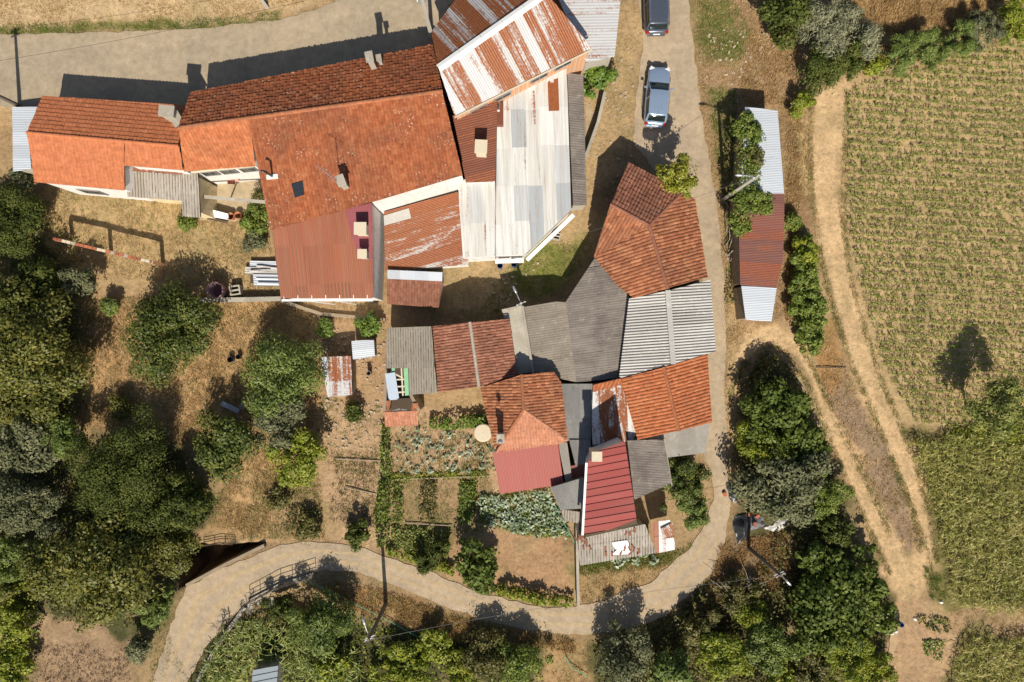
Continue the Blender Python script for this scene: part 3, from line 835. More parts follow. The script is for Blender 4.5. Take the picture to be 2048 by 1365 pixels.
# --- white corrugated workshop
f1 = Face([(995, 194), (1133, 138), (1143, 418), (1048, 510), (990, 512)], [(995, 194, 4.0), (1133, 138, 4.0), (1040, 512, 3.0)], run=(4, 100))
f2 = Face([(915, 358), (991, 366), (990, 512), (926, 516)], [(915, 358, 3.75), (990, 366, 3.75), (950, 515, 3.1)], run=(5, 100))
e, rg = building('white_workshop', 'large white corrugated workshop roof with a cut corner and rust streaks', 'workshop', [f1, f2], W_WHITE, .04)
sheets(f1, S_WHITE, e, .98, 2.55, .22, .022, jit=.03, res=6); sheets(f2, S_WHITE, e, .92, 3.1, .22, .022, jit=.03, res=6)
a = unp(992, 366, f1.pl); b = unp(991, 512, f1.pl)
MB().tube([a + Vector((-.05, 0, .12)), b + Vector((-.05, 0, .08))], .05, 6).build('rusty_drain_pipe', mat_plain('rust_brown', (.19, .06, .025)), e)
f = Face([(1094, 166), (1117, 157), (1120, 222), (1096, 223)], [(*q_, f1.z(*q_) + .07) for q_ in ((1094, 166), (1117, 157), (1120, 222))], run=(4, 100))
sheets(f, S_RUST2, e, 1.4, 5, .19, .02, name='rusty_patch_sheet')
for x, y0, y1 in ((1103, 150, 166), (1066, 185, 250)):
    f = Face([(x - 4, y0), (x + 5, y0 - 3), (x + 6, y1), (x - 4, y1)], [(*q_, f1.z(*q_) + .06) for q_ in ((x - 4, y0), (x + 5, y0 - 3), (x + 6, y1))], run=(4, 100)); sheets(f, S_RUST, e, 1.4, 5, .19, .02, name='rusty_patch_sheet')
k1 = [unp(1143, 420, f1.pl), unp(1048, 512, f1.pl), unp(990, 514, f1.pl)]
for p, q in ((k1[0], k1[1]), (k1[1], k1[2])):
    o_ = Vector((.22, -.22, -.75)) if p is k1[0] else Vector((0, -.25, -.75))
    MB().beam(p + o_, q + o_, .28, .12).build('wall_coping', M_WHITEP, e)
a, b = south_edge(rg[0])
for t in (.3, .75): wall_opening(e, a, b, t, 1.9, .7, .35, M_FRAME, M_DARK)
m = MB(); c = P(1000, 228, 4.4); m.box((c.x, c.y, 4.2), (.45, 1.5, .5)).build('roof_duct', S_BROWN, e)
MB().tube([P(998, 200, 4.2), P(997, 222, 5.2)], .09, 8).build('flue_pipe', M_STEEL, e)

# --- rust red lean-to
f = Face([(768, 424), (916, 384), (938, 530), (770, 542)], [(768, 424, 2.2), (916, 384, 2.4), (850, 536, 1.9)], run=(150, -42))
e, _ = building('rusty_lean_to', 'rust orange sheet lean-to below the white wall of the long house', 'shed', [f], W_WHITE, .12)
sheets(f, S_RUST2, e, .87, 12, .11, .014)
m = MB(); r_ = [unp(x, y, f.pl) + f.n * .10 for x, y in ((768, 432), (818, 417), (823, 437), (769, 452))]
m.prism(r_[::-1], [p - f.n * .02 for p in r_[::-1]]); m.build('patch_sheet', F_LIGHT, e)

f = Face([(773, 556), (886, 560), (878, 616), (774, 608)], [(773, 556, 2.05), (886, 560, 2.05), (826, 612, 1.75)])
e, _ = building('tiled_hutch', 'little brown tiled hutch with a grey sheet along its top edge', 'shed', [f], W_GREY, .12)
tiles(f, T_DARK, e, .2, .32, .045, .04)
f = Face([(774, 540), (886, 545), (885, 563), (775, 558)], [(774, 540, 2.2), (886, 545, 2.2), (826, 560, 2.12)])
sheets(f, S_ZINC, e, 1.0, 2, .12, .012)

f = Face([(1134, 146), (1166, 150), (1173, 410), (1146, 413)], [(1134, 146, 2.8), (1146, 413, 2.6), (1170, 280, 2.35)])
e, _ = building('fibre_cement_lean_to', 'long narrow dark fibre cement lean-to along the east side of the white workshop', 'shed', [f], W_GREY, .1)
sheets(f, F_DARK, e, 1.05, 4, .175, .012)

# --- hip-roofed tile house beside the lane
A = (1298, 451, 4.20); Wr = (1221, 409, 4.20); Sr = (1335, 578, 4.20)
f1 = Face([(1255, 327), (1366, 384), (1298, 451), (1221, 409)], [Wr, A, (1255, 327, 2.60)])
f2 = Face([(1366, 384), (1388, 400), (1413, 556), (1335, 578), (1298, 451)], [A, Sr, (1412, 556, 2.60)])
f3 = Face([(1221, 409), (1298, 451), (1188, 513)], [Wr, A, (1188, 513, 2.50)])
f4 = Face([(1298, 451), (1335, 578), (1268, 597), (1236, 572), (1188, 513)], [A, Sr, (1225, 560, 2.60)])
e, _ = building('hip_roofed_house', 'orange tiled house with meeting ridges beside the lane, north face coloured darker for shade', 'house', [f1, f2, f3, f4], W_STONE, [.2, .2, .3, .2])
for f, t_ in ((f1, T_DARK), (f2, T_OR), (f3, T_OR), (f4, T_OR)): tiles(f, t_, e, .235, .37, .055, .05)  # north face takes the darker tile: shade away from the sun, in the colour
for a, b in ((Wr, A), (A, Sr)): ridge(e, P(*a), P(*b), T_DARK, .12, .42)
ridge(e, P(*A), unp(1366, 384, f1.pl), T_DARK, .12, .42)

# --- dark fibre cement sheds in the middle
f1 = Face([(1045, 614), (1110, 604), (1131, 605), (1153, 765), (1066, 746)], [(1045, 614, 2.40), (1066, 746, 2.40), (1140, 680, 2.00)])
f2 = Face([(1131, 605), (1192, 513), (1240, 572), (1262, 598), (1240, 757), (1153, 765)], [(1131, 605, 2.00), (1262, 598, 2.50), (1153, 765, 2.00)])
e, _ = building('weathered_barn', 'dark weathered fibre cement roof spreading between the tiled houses', 'barn', [f1, f2], W_STONE, .12)
sheets(f1, F_BROWN, e, 1.0, 2.3, .175, .010, jit=.03); sheets(f2, F_DARK, e, 1.0, 2.3, .175, .010, jit=.03)
f = Face([(1004, 622), (1045, 613), (1066, 746), (1034, 751)], [(1004, 622, 2.60), (1066, 746, 2.60), (1045, 613, 2.62)])
e, _ = building('concrete_roofed_passage', 'narrow flat roof of stained pale concrete beside the weathered barn', 'outbuilding', [f], W_STONE, .1, M_CONC)
m = MB(); m.beam(unp(1045, 613, f.pl) + Vector((0, 0, .1)), unp(1066, 746, f.pl) + Vector((0, 0, .1)), .18, .18); m.build('parapet', M_CONC, e)
m = MB(); m.beam(unp(1004, 622, f.pl) + Vector((0, 0, .06)), unp(1045, 613, f.pl) + Vector((0, 0, .06)), .18, .14); m.build('parapet', M_CONC, e)

# --- light grey gable
f1 = Face([(1258, 598), (1335, 582), (1346, 728), (1238, 757)], [(1335, 582, 3.70), (1346, 728, 3.70), (1250, 680, 2.90)])
f2 = Face([(1335, 582), (1420, 560), (1431, 703), (1346, 728)], [(1335, 582, 3.70), (1346, 728, 3.70), (1425, 630, 2.80)])
e, _ = building('corrugated_gable_barn', 'barn with a light grey corrugated gable roof right beside the lane', 'barn', [f1, f2], W_STONE, .15)
sheets(f1, F_LIGHT, e, 1.0, 6, .20, .042, res=6); sheets(f2, F_LIGHT, e, 1.0, 6, .20, .042, res=6)
a = unp(1335, 581, f1.pl); b = unp(1346, 729, f1.pl)
for k in range(4):
    MB().beam(a.lerp(b, k / 4) + Vector((0, 0, .085)), a.lerp(b, (k + .995) / 4) + Vector((0, 0, .085)), .36, .05).build('ridge_cap', F_LIGHT, e)

# --- tile house below it
f1 = Face([(1240, 757), (1327, 735), (1357, 862), (1276, 880)], [(1327, 735, 3.60), (1357, 862, 3.60), (1250, 800, 2.70)])
f2 = Face([(1327, 735), (1413, 708), (1422, 846), (1357, 862)], [(1327, 735, 3.60), (1357, 862, 3.60), (1417, 780, 2.60)])
f3 = Face([(1185, 770), (1241, 757), (1246, 768), (1186, 784)], [(1185, 770, 2.60), (1241, 757, 2.90), (1190, 784, 2.50)])
e, _ = building('lane_side_tile_house', 'orange tiled gable house south of the light grey corrugated barn', 'house', [f1, f2, f3], W_STONE, [.15, .15, .05])
tiles(f1, T_OR2, e, .235, .37, .055, .05); tiles(f2, T_OR2, e, .235, .37, .055, .05); tiles(f3, T_OR2, e, .235, .37, .055, .05)
ridge(e, P(1327, 735, 3.60), P(1357, 862, 3.60), T_OR, .12, .42)
f = Face([(1185, 782), (1249, 766), (1276, 862), (1265, 882), (1183, 890)], [(1185, 782, 2.25), (1249, 766, 2.40), (1183, 890, 2.15)], run=(4, 100))
e, _ = building('peeling_metal_shed', 'shed roof of rust and peeling white metal sheets, half in shadow', 'shed', [f], W_STONE, .1)
sheets(f, S_PEEL, e, .66, 8, .3, .008)

f1 = Face([(1120, 768), (1186, 768), (1183, 880), (1130, 882)], [(1120, 768, 2.10), (1186, 768, 2.00), (1130, 882, 2.00)], run=(3, 100))
f2 = Face([(1138, 880), (1182, 880), (1179, 925), (1151, 932)], [(1138, 880, 2.10), (1182, 880, 2.00), (1151, 932, 1.95)], run=(3, 100))
e, _ = building('grey_passage_roof', 'narrow grey fibre cement roof between the pyramid roofed house and the peeling shed', 'outbuilding', [f1, f2], W_STONE, .1)
sheets(f1, F_BLUE, e, 1.0, 2.4, .175, .02); sheets(f2, F_BLUE, e, 1.0, 2.4, .175, .02)

# --- tile house with pyramid end
A = (1047, 820, 4.00); B_ = (1043, 750, 4.00)
f1 = Face([(962, 776), (1043, 750), (1047, 820), (1000, 890), (990, 895)], [B_, A, (976, 840, 2.60)])
f2 = Face([(1043, 750), (1106, 743), (1121, 766), (1134, 880), (1047, 820)], [B_, A, (1127, 830, 2.60)])
f3 = Face([(1047, 820), (1134, 880), (1118, 887), (990, 905), (1000, 890)], [A, (1134, 880, 2.65), (1000, 893, 2.65)])
e, _ = building('pyramid_roofed_house', 'old orange tiled house with a pyramid end and a metal chimney cowl', 'house', [f1, f2, f3], W_STONE, .15)
for f, t_ in ((f1, T_OR), (f2, T_OR), (f3, T_SALM)): tiles(f, t_, e, .21, .34, .05, .045, 1.3)
ridge(e, P(*B_), P(*A), T_OR, .11, .4); ridge(e, P(*A), unp(1134, 880, f2.pl), T_SALM, .11, .4); ridge(e, P(*A), unp(1008, 878, f1.pl), T_OR, .11, .4)
ch = chimney(e, 1001, 878, 4.7, 15, 17, W_GREY, M_CONC, 2)
c = P(1001, 878, 4.60); MB().lathe((c.x, c.y, 5.55), [(.08, 0), (.08, .25), (.17, .28), (.15, .40), (.02, .48)], 12).build('chimney_cowl', M_STEEL, ch, True)

# --- long tile house to the west
f1 = Face([(863, 653), (940, 645), (958, 774), (875, 786)], [(940, 645, 3.40), (958, 774, 3.40), (869, 720, 2.60)])
f2 = Face([(940, 645), (1018, 638), (1034, 750), (958, 774)], [(940, 645, 3.40), (958, 774, 3.40), (1026, 694, 2.90)])
e, _ = building('brick_red_tile_house', 'house with two brick red tile slopes west of the stained concrete roof', 'house', [f1, f2], W_STONE, .15)
for f in (f1, f2): tiles(f, T_DARK, e, .20, .33, .048, .04, 1.3)
ridge(e, P(940, 645, 3.40), P(958, 774, 3.40), M_CONC, .11, .42)

# --- ruined shed with a broken roof
f1 = Face([(775, 656), (863, 653), (870, 737), (771, 737)], [(775, 656, 3.1), (863, 653, 3.3), (771, 737, 3.0)], run=(2, 100))
f2 = Face([(816, 735), (870, 735), (875, 786), (819, 790)], [(775, 656, 3.1), (863, 653, 3.3), (771, 737, 3.0)], run=(2, 100))
e, _ = building('ruined_shed', 'half ruined shed with a holed fibre cement roof and loose green and grey panels', 'shed', [f1, f2], W_STONE, .1)
sheets(f1, F_OLD2, e, 1.0, 3.2, .175, .03, res=5); sheets(f2, F_OLD2, e, 1.0, 3.2, .175, .03, res=5)
m = MB()
q = [P(x, y, 2.6) for x, y in ((773, 737), (768, 823), (837, 822), (820, 790))]
m.beam(q[0] * 1 + Vector((0, 0, -1.5)), q[1] + Vector((0, 0, -1.5)), .22, 3.0); m.build('broken_wall', W_STONE, e)
MB().beam(q[3] + Vector((0, 0, -1.6)), q[2] + Vector((0, 0, -1.6)), .22, 2.8).build('broken_wall', W_STONE, e)
MB().prism([P(x, y, .12) for x, y in ((770, 738), (769, 822), (836, 822), (822, 738))][::1], [P(x, y, -.2) for x, y in ((770, 738), (769, 822), (836, 822), (822, 738))]).build('rubble_floor', M_DKWOOD, e)
for x0, y0, x1, y1 in ((803, 737, 806, 792), (786, 760, 815, 759), (787, 774, 815, 773), (788, 786, 815, 784), (781, 743, 806, 757)):
    MB().beam(P(x0, y0, 2.95), P(x1, y1, 2.92), .10, .09).build('rafter', M_CREAM, e)
M_GREEN = mat_plain('green_painted_board', (.25, .48, .27), .7, .25, 6)
M_BLUEP = mat_plain('blue_grey_door', (.40, .46, .54), .6, .12, 3)
def slab(parent, name, pts, zs, mat, th=.05):
    t_ = [P(x, y, z) for (x, y), z in zip(pts, zs)]
    if (t_[1] - t_[0]).cross(t_[2] - t_[1]).z < 0: t_ = t_[::-1]
    return MB().prism(t_, [p - Vector((0, 0, th)) for p in t_]).build(name, mat, parent)
slab(e, 'green_board', [(807, 737), (816, 736), (818, 791), (810, 792)], [3.05] * 4, M_GREEN)
slab(e, 'green_board', [(783, 737), (790, 737), (790, 745), (784, 744)], [3.04] * 4, M_GREEN)
d = slab(e, 'loose_door', [(770, 748), (790, 745), (798, 796), (793, 800), (780, 801), (777, 797)], [3.15, 3.15, 2.95, 2.95, 2.95, 2.95], M_BLUEP)
f = Face([(768, 824), (836, 821), (837, 850), (770, 853)], [(768, 824, 2.3), (836, 821, 2.3), (800, 852, 1.9)])
deck(e, [f], M_DECK); tiles(f, T_SALM, e, .2, .33, .045, .04)
for pts, z in (([(768, 801), (783, 801), (778, 823), (767, 824)], 2.3), ([(824, 806), (837, 806), (836, 821), (823, 821)], 2.3)):
    f = Face(pts, [(*pts[0], z + .15), (*pts[1], z + .15), (*pts[2], z - .1)]); tiles(f, T_OR, e, .2, .33, .045, .04, 2.0)
slab(e, 'loose_plank', [(781, 822), (800, 817), (801, 820), (782, 825)], [2.3] * 4, M_FRAME)
slab(e, 'loose_plank', [(803, 818), (815, 820), (815, 823), (803, 821)], [2.3] * 4, M_FRAME)

# --- red roofs to the south
f = Face([(985, 904), (1116, 886), (1128, 968), (1000, 988)], [(985, 904, 2.55), (1116, 886, 2.55), (1064, 978, 2.0)], run=(14, 84))
e, _ = building('red_ribbed_shed', 'shed with a faded red ribbed roof overlooking the kale patch', 'shed', [f], W_CREAM, .15)
sheets(f, S_RED2, e, .92, 6, .2, .022, res=5)
f = Face([(1190, 903), (1250, 883), (1275, 1050), (1168, 1070), (1176, 925)], [(1250, 883, 5.2), (1275, 1050, 5.2), (1172, 990, 4.3)], run=(-100, 20))
e, _ = building('red_seamed_house', 'tall narrow house with a clean dark red seamed metal roof', 'house', [f], W_WHITE, .12)
sheets(f, S_RED, e, .485, 8, .2, .02, seam=True, jit=.0)
MB().beam(unp(1176, 926, f.pl) + Vector((-.1, 0, -.05)), unp(1168, 1071, f.pl) + Vector((-.1, 0, -.05)), .16, .12).build('gutter', M_WHITEP, e)
chimney(e, 1194, 914, 5.8, 20, 19, M_CREAM, M_CREAM, 3.5)
f1 = Face([(1254, 881), (1327, 879), (1343, 966), (1268, 1000)], [(1254, 881, 2.9), (1327, 879, 2.6), (1268, 1000, 2.8)])
e, _ = building('grey_side_shed', 'grey lichened flat shed roof on the east side of the red seamed house', 'shed', [f1], W_STONE, .1)
sheets(f1, F_DARK, e, 1.0, 1.6, .175, .010, jit=.03)
MB().beam(unp(1328, 878, f1.pl), unp(1346, 985, f1.pl), .08, .1).build('edge_board', M_WOOD, e)
f2 = Face([(1258, 879), (1420, 846), (1410, 906), (1330, 916)], [(1258, 879, 2.3), (1420, 846, 2.3), (1330, 916, 2.2)], run=(10, 80))
e, _ = building('concrete_roofed_shed', 'pale grey flat concrete roof at the bend south of the tiled gable house', 'shed', [f2], W_STONE, .1)
sheets(f2, F_GREY, e, 1.1, 9, .4, .004)
f1 = Face([(1101, 975), (1168, 955), (1166, 1017), (1120, 1020)], [(1101, 975, 2.6), (1168, 955, 2.6), (1120, 1020, 2.4)])
f2 = Face([(1116, 886), (1134, 884), (1145, 960), (1131, 964)], [(1116, 886, 2.2), (1134, 884, 2.2), (1131, 964, 2.1)])
f3 = Face([(1132, 934), (1172, 926), (1170, 955), (1136, 962)], [(1132, 934, 1.9), (1172, 926, 1.9), (1136, 962, 1.8)])
e, _ = building('courtyard_sheds', 'low grey courtyard roofs between the two red metal roofs', 'shed', [f1, f2, f3], W_STONE, .06)
sheets(f1, F_BLUE, e, 1.2, 6, .175, .012); sheets(f2, F_GREY, e, 1.2, 6, .175, .015); sheets(f3, S_MAROON, e, 1.2, 6, .175, .012)
f = Face([(1122, 1019), (1159, 1024), (1158, 1047), (1128, 1041)], [(1122, 1019, 2.0), (1159, 1024, 2.0), (1140, 1045, 1.9)], run=(-4, 100))
e, _ = building('hen_coop', 'tiny beige corrugated coop roof at the corner of the kale patch', 'coop', [f], W_STONE, .06)
sheets(f, F_OLD, e, .5, 3, .175, .035, res=5)

# --- low patched shed
f1 = Face([(1155, 1078), (1290, 1048), (1312, 1106), (1160, 1131)], [(1155, 1078, 2.1), (1290, 1048, 2.1), (1230, 1120, 1.7)], run=(2, 100))
e, _ = building('patched_shed', 'low shed of lichened corrugated sheets patched with white sheets and loose tiles', 'shed', [f1], W_STONE, .1)
sheets(f1, F_OLD, e, 1.0, 1.6, .20, .035, res=6)
f2 = Face([(1299, 1044), (1340, 1039), (1351, 1098), (1312, 1106)], [(1299, 1044, 2.15), (1340, 1039, 2.15), (1330, 1100, 1.8)], run=(2, 100))
sheets(f2, S_ZINC2, e, 1.2, 4, .3, .004, base=.10, name='metal_sheet')
for pts in ([(1222, 1085), (1255, 1080), (1263, 1106), (1230, 1098)], [(1222, 1110), (1240, 1095), (1264, 1104), (1262, 1108)]):
    f = Face(pts, [(*q_, f1.z(*q_) + .08) for q_ in pts[:3]]); sheets(f, M_WHITEP, e, 3, 4, .3, .003, name='white_sheet')
f = Face([(1321, 1058), (1345, 1045), (1349, 1075), (1326, 1078)], [(1321, 1058, 2.3), (1345, 1045, 2.3), (1326, 1078, 2.2)]); sheets(f, S_RUST2, e, 2, 3, .14, .01, name='rusty_sheet')
tm = None
for k in range(34):
    x, y = random.choice([(1170, 1088, 2, 20), (1218, 1100, 8, 6), (1250, 1100, 14, 5), (1272, 1100, 10, 6), (1262, 1065, 7, 14), (1160, 1075, 3, 12)])[:2]
    x += random.uniform(-11, 11); y += random.uniform(-8, 8)
    p = unp(x, y, f1.pl) + Vector((0, 0, .09))
    if tm is None:
        V = [(xx, math.cos(t_) * .09, math.sin(t_) * .06) for xx in (-.19, .19) for t_ in [math.pi * k_ / 5 for k_ in range(6)]]
        tm = mesh_data('loose_tile', V, [[k_, k_ + 1, k_ + 7, k_ + 6] for k_ in range(5)]); tm.materials.append(T_DARK)
    o = link(bpy.data.objects.new('loose_tile', tm), e); o.matrix_basis = Matrix.Translation(p) @ Matrix.Rotation(random.gauss(1.5, .35), 4, 'Z') @ Matrix.Scale(.8, 4)

# --- long shed east of the lane
f1 = Face([(1490, 214), (1555, 222), (1568, 388), (1480, 386)], [(1490, 214, 2.1), (1555, 222, 2.3), (1480, 386, 2.1)], run=(-1, -.05))
f2 = Face([(1476, 386), (1569, 388), (1566, 520), (1552, 577), (1480, 570)], [(1490, 214, 2.1), (1555, 222, 2.3), (1480, 386, 2.1)], run=(-1, -.05))
f3 = Face([(1482, 571), (1553, 577), (1543, 644), (1491, 640)], [(1490, 214, 2.1), (1555, 222, 2.3), (1480, 386, 2.1)], run=(-1, -.05))
e, _ = building('lane_shed', 'long low shed roofed in zinc, maroon rust and pale sheets east of the lane', 'shed', [f1, f2, f3], W_STONE, .1)
sheets(f1, S_ZINC, e, .84, 6, .12, .012); sheets(f2, S_MAROON, e, .84, 6, .12, .012); sheets(f3, S_ZINC, e, 1.25, 6, .12, .012)

# --- corrugated canopy in the west courtyard
f1 = Face([(250, 336), (366, 343), (364, 402), (255, 394)], [(250, 336, 3.5), (366, 343, 3.5), (300, 398, 3.1)], run=(3, 60))
f2 = Face([(362, 338), (396, 340), (402, 436), (365, 433)], [(250, 336, 3.53), (366, 343, 3.53), (300, 398, 3.13)], run=(3, 60))
e, _ = building('courtyard_canopy', 'grey lichened corrugated canopy over the courtyard of the orange cottage', 'canopy', [f1, f2], W_CREAM, [.5, .35])
sheets(f1, F_OLD, e, .9, 5, .20, .045, res=6); sheets(f2, F_OLD, e, .9, 5, .20, .045, res=6)
f = Face([(252, 331), (368, 341), (366, 350), (253, 342)], [(252, 331, 3.75), (368, 341, 3.75), (300, 347, 3.65)]); tiles(f, T_DARK, e, .2, .3, .04, .03, 2.5)

# --- scrap roofs by the vegetable plots
f1 = Face([(640, 715), (703, 712), (705, 790), (656, 795)], [(640, 715, 1.7), (703, 712, 1.8), (656, 795, 1.6)], run=(1, 20))
e, _ = building('scrap_hutch', 'low hutch of bent zinc sheets littered with brown leaves', 'shed', [f1], W_STONE, .12)
sheets(f1, S_ZINC2, e, .85, 1.6, .14, .012)
f1 = Face([(703, 682), (748, 680), (750, 713), (706, 720)], [(703, 682, 1.5), (748, 680, 1.5), (706, 720, 1.4)], run=(10, -1))
e, _ = building('zinc_hutch', 'small flat zinc hutch beside the round lemon tree', 'shed', [f1], W_STONE, .12)
sheets(f1, S_ZINC, e, .7, 3, .14, .010)
f1 = Face([(506, 1340), (557, 1330), (550, 1420), (500, 1420)], [(506, 1340, 2.0), (557, 1330, 2.0), (506, 1420, 1.9)], run=(-10, 2))
e, _ = building('garden_shed', 'blue grey ribbed garden shed roof among the reeds at the bottom edge', 'shed', [f1], W_GREY, .08)
sheets(f1, mat_sheet('slate_blue_sheet', [(0, (.22, .27, .30)), (1, (.25, .30, .33))], 0, 0, dirt=.1), e, .45, 4, .2, .02, seam=True)

# ---------------------------------------------------------------- plants
L_OAK = mat_leaf('oak_leaf', (0.062, 0.078, 0.014), (0.131, 0.138, 0.025), (0.263, 0.232, 0.048))
L_DARK = mat_leaf('dark_leaf', (0.034, 0.050, 0.011), (0.076, 0.094, 0.018), (0.155, 0.170, 0.038), .18, .6, .15)
L_CHEST = mat_leaf('chestnut_leaf', (0.043, 0.068, 0.014), (0.093, 0.120, 0.022), (0.193, 0.203, 0.041))
L_OLIVE = mat_leaf('olive_leaf', (0.075, 0.085, 0.036), (0.14, 0.148, 0.070), (0.24, 0.235, 0.130), .12, .7, .15)
L_GREY = mat_leaf('grey_willow_leaf', (0.125, 0.138, 0.076), (0.204, 0.209, 0.116), (0.306, 0.297, 0.177), .1)
L_SOFT = mat_leaf('soft_green_leaf', (0.077, 0.117, 0.025), (0.147, 0.195, 0.041), (0.247, 0.285, 0.069))
L_LIME = mat_leaf('lime_leaf', (0.100, 0.143, 0.014), (0.209, 0.247, 0.022), (0.355, 0.352, 0.041))
L_CITR = mat_leaf('citrus_leaf', (0.062, 0.120, 0.017), (0.124, 0.203, 0.028), (0.263, 0.315, 0.055), .2, .35, .4)
L_YCIT = mat_leaf('yellow_citrus_leaf', (0.116, 0.143, 0.014), (0.232, 0.240, 0.025), (0.433, 0.390, 0.055), .2, .4)
L_FIG = mat_leaf('fig_leaf', (0.045, 0.072, 0.011), (0.090, 0.124, 0.019), (0.180, 0.212, 0.046), .18, .55, .2)
L_BRAM = mat_leaf('bramble_leaf', (0.070, 0.072, 0.019), (0.124, 0.120, 0.030), (0.232, 0.188, 0.062))
L_DRY = mat_leaf('dry_scrub', (0.25, 0.15, 0.06), (0.40, 0.25, 0.105), (0.55, 0.37, 0.17), .2)
L_STRAW = mat_leaf('straw', (0.32, 0.20, 0.085), (0.47, 0.325, 0.155), (0.62, 0.46, 0.245), .2)
L_BRN = mat_leaf('dead_bracken', (0.103, 0.062, 0.035), (0.175, 0.110, 0.063), (0.278, 0.185, 0.106), .1)
L_MAIZE_OLD = mat_leaf('maize_leaf', (0.139, 0.145, 0.032), (0.278, 0.255, 0.074), (0.433, 0.370, 0.156), .15)
L_MAIZE = mat_leaf('maize_leaf_green', (.135, .190, .034), (.255, .305, .066), (.44, .45, .135), .3)
L_MAIZE2 = mat_leaf('dense_maize_leaf', (0.14, 0.155, 0.026), (0.27, 0.265, 0.055), (0.56, 0.49, 0.175), .25)
L_REED = mat_leaf('reed_leaf', (0.093, 0.143, 0.025), (0.201, 0.247, 0.055), (0.510, 0.480, 0.152), .15)
L_KALE = mat_leaf('kale_leaf', (0.10, 0.15, 0.075), (0.24, 0.30, 0.185), (0.47, 0.52, 0.39), .08, .55)
L_VINE = mat_leaf('vine_leaf', (0.070, 0.112, 0.017), (0.147, 0.195, 0.030), (0.278, 0.307, 0.062))
L_BEAN = mat_leaf('bean_leaf', (0.093, 0.120, 0.025), (0.201, 0.225, 0.048), (0.371, 0.375, 0.110))
M_BARK = mat_plain('bark', (.13, .10, .075), .95, .35, 6)
M_PALE = mat_plain('pale_bark', (.34, .29, .22), .95, .25, 6)

def unit(v): return v / np.maximum(np.linalg.norm(v, axis=1, keepdims=True), 1e-6)

def leaf_quads(C, N, L, Wd, rng):
    n = len(C); t = unit(np.cross(N, unit(rng.normal(size=(n, 3))))); b = np.cross(N, t)
    L = np.broadcast_to(np.asarray(L, float), (n,))[:, None] * rng.uniform(.65, 1.25, (n, 1)); Wd = np.broadcast_to(np.asarray(Wd, float), (n,))[:, None] * rng.uniform(.7, 1.2, (n, 1))
    V = np.stack([C - t * L / 2, C + b * Wd / 2 - N * Wd * .15, C + t * L / 2 - N * L * .12, C - b * Wd / 2 - N * Wd * .15], 1).reshape(-1, 3)
    return V, np.arange(4 * n).reshape(n, 4)

def crown_mesh(name, seed, Rr, hc, L=.21, Wd=.125, dens=1.0, flat=.8, clump=.24, holes=.0, mat=None):
    """many leaf faces gathered in clumps through the volume of a crown; centre at the origin"""
    rng = np.random.default_rng(seed)
    clump = min(.5, max(clump, .42 / max(Rr, .1)))
    ncl = max(14, int(30 * (Rr / 2.5) ** 1.15 * (.26 / clump) ** 1.3))
    d = unit(rng.normal(size=(ncl, 3))); d[:, 2] = np.abs(d[:, 2]) * rng.choice([1, 1, 1, -.3], ncl)
    ang = np.arctan2(d[:, 1], d[:, 0]); ph = rng.uniform(0, 6.28, 4)
    lob = 1 + .17 * np.sin(2 * ang + ph[0]) + .15 * np.sin(3 * ang + ph[1]) + .12 * np.sin(5 * ang + ph[2])
    fr = rng.uniform(.25, 1, ncl) ** .55 * (1 - clump * .75)
    cp = d * fr[:, None] * np.stack([Rr * lob, Rr * lob, np.full(ncl, hc / 2)], 1)
    rc = Rr * clump * rng.uniform(.45, 1.3, ncl)
    nl = 620 * (Rr + .12) ** 2 * dens * (.26 * .15) / (L * Wd)
    wgt = rc ** 2 / (rc ** 2).sum(); cnt = np.maximum(6, (wgt * nl).astype(int))
    idx = np.repeat(np.arange(ncl), cnt); n = len(idx)
    e = unit(rng.normal(size=(n, 3))); e[:, 2] = np.where((e[:, 2] < 0) & (rng.random(n) < .65), -e[:, 2], e[:, 2])
    r = rng.uniform(.35, 1.0, n) ** .6
    out = rng.random(n) < .07; r[out] *= 1.25
    C = cp[idx] + e * (rc[idx] * r)[:, None] * np.array([1, 1, flat])
    core = rng.random(n) < .10
    g = unit(rng.normal(size=(n, 3))); g[:, 2] = np.abs(g[:, 2]); la = np.arctan2(g[:, 1], g[:, 0])
    lobc = 1 + .17 * np.sin(2 * la + ph[0]) + .15 * np.sin(3 * la + ph[1]) + .12 * np.sin(5 * la + ph[2])
    gp_ = g * (rng.uniform(.3, .78, n) * lobc)[:, None] * np.array([Rr, Rr, hc * .36])
    C = np.where(core[:, None], gp_, C); e = np.where(core[:, None], g, e)
    N = unit(e * 1.0 + np.array([0, 0, .30]) + rng.normal(size=(n, 3)) * .38)
    V, F = leaf_quads(C, N, L, Wd, rng)
    me = mesh_data(name, V, F); me.materials.append(mat)
    return me, cp, rc

def limbs(parent, base, top, cp, r0, mat, seed, k=6):
    rnd = random.Random(seed); m = MB(); base = Vector(base); top = Vector(top)
    mid = base.lerp(top, .5) + Vector((rnd.uniform(-.15, .15), rnd.uniform(-.15, .15), 0))
    m.tube([base - Vector((0, 0, .25)), base + Vector((0, 0, .15)), mid, top], [r0 * 1.35, r0 * 1.05, r0 * .85, r0 * .6], 8)
    tr = m.build('trunk', mat, parent)
    for c in rnd.sample(list(cp), min(k, len(cp))):
        c = Vector(c) + top; s_ = base.lerp(top, rnd.uniform(.55, .95)); q = s_.lerp(c, .5) + Vector((0, 0, rnd.uniform(0, .3)))
        b = MB().tube([s_, q, c], [r0 * .45, r0 * .3, r0 * .1], 6).build('branch', mat, tr)
        b.matrix_parent_inverse = Matrix.Identity(4)
    return tr

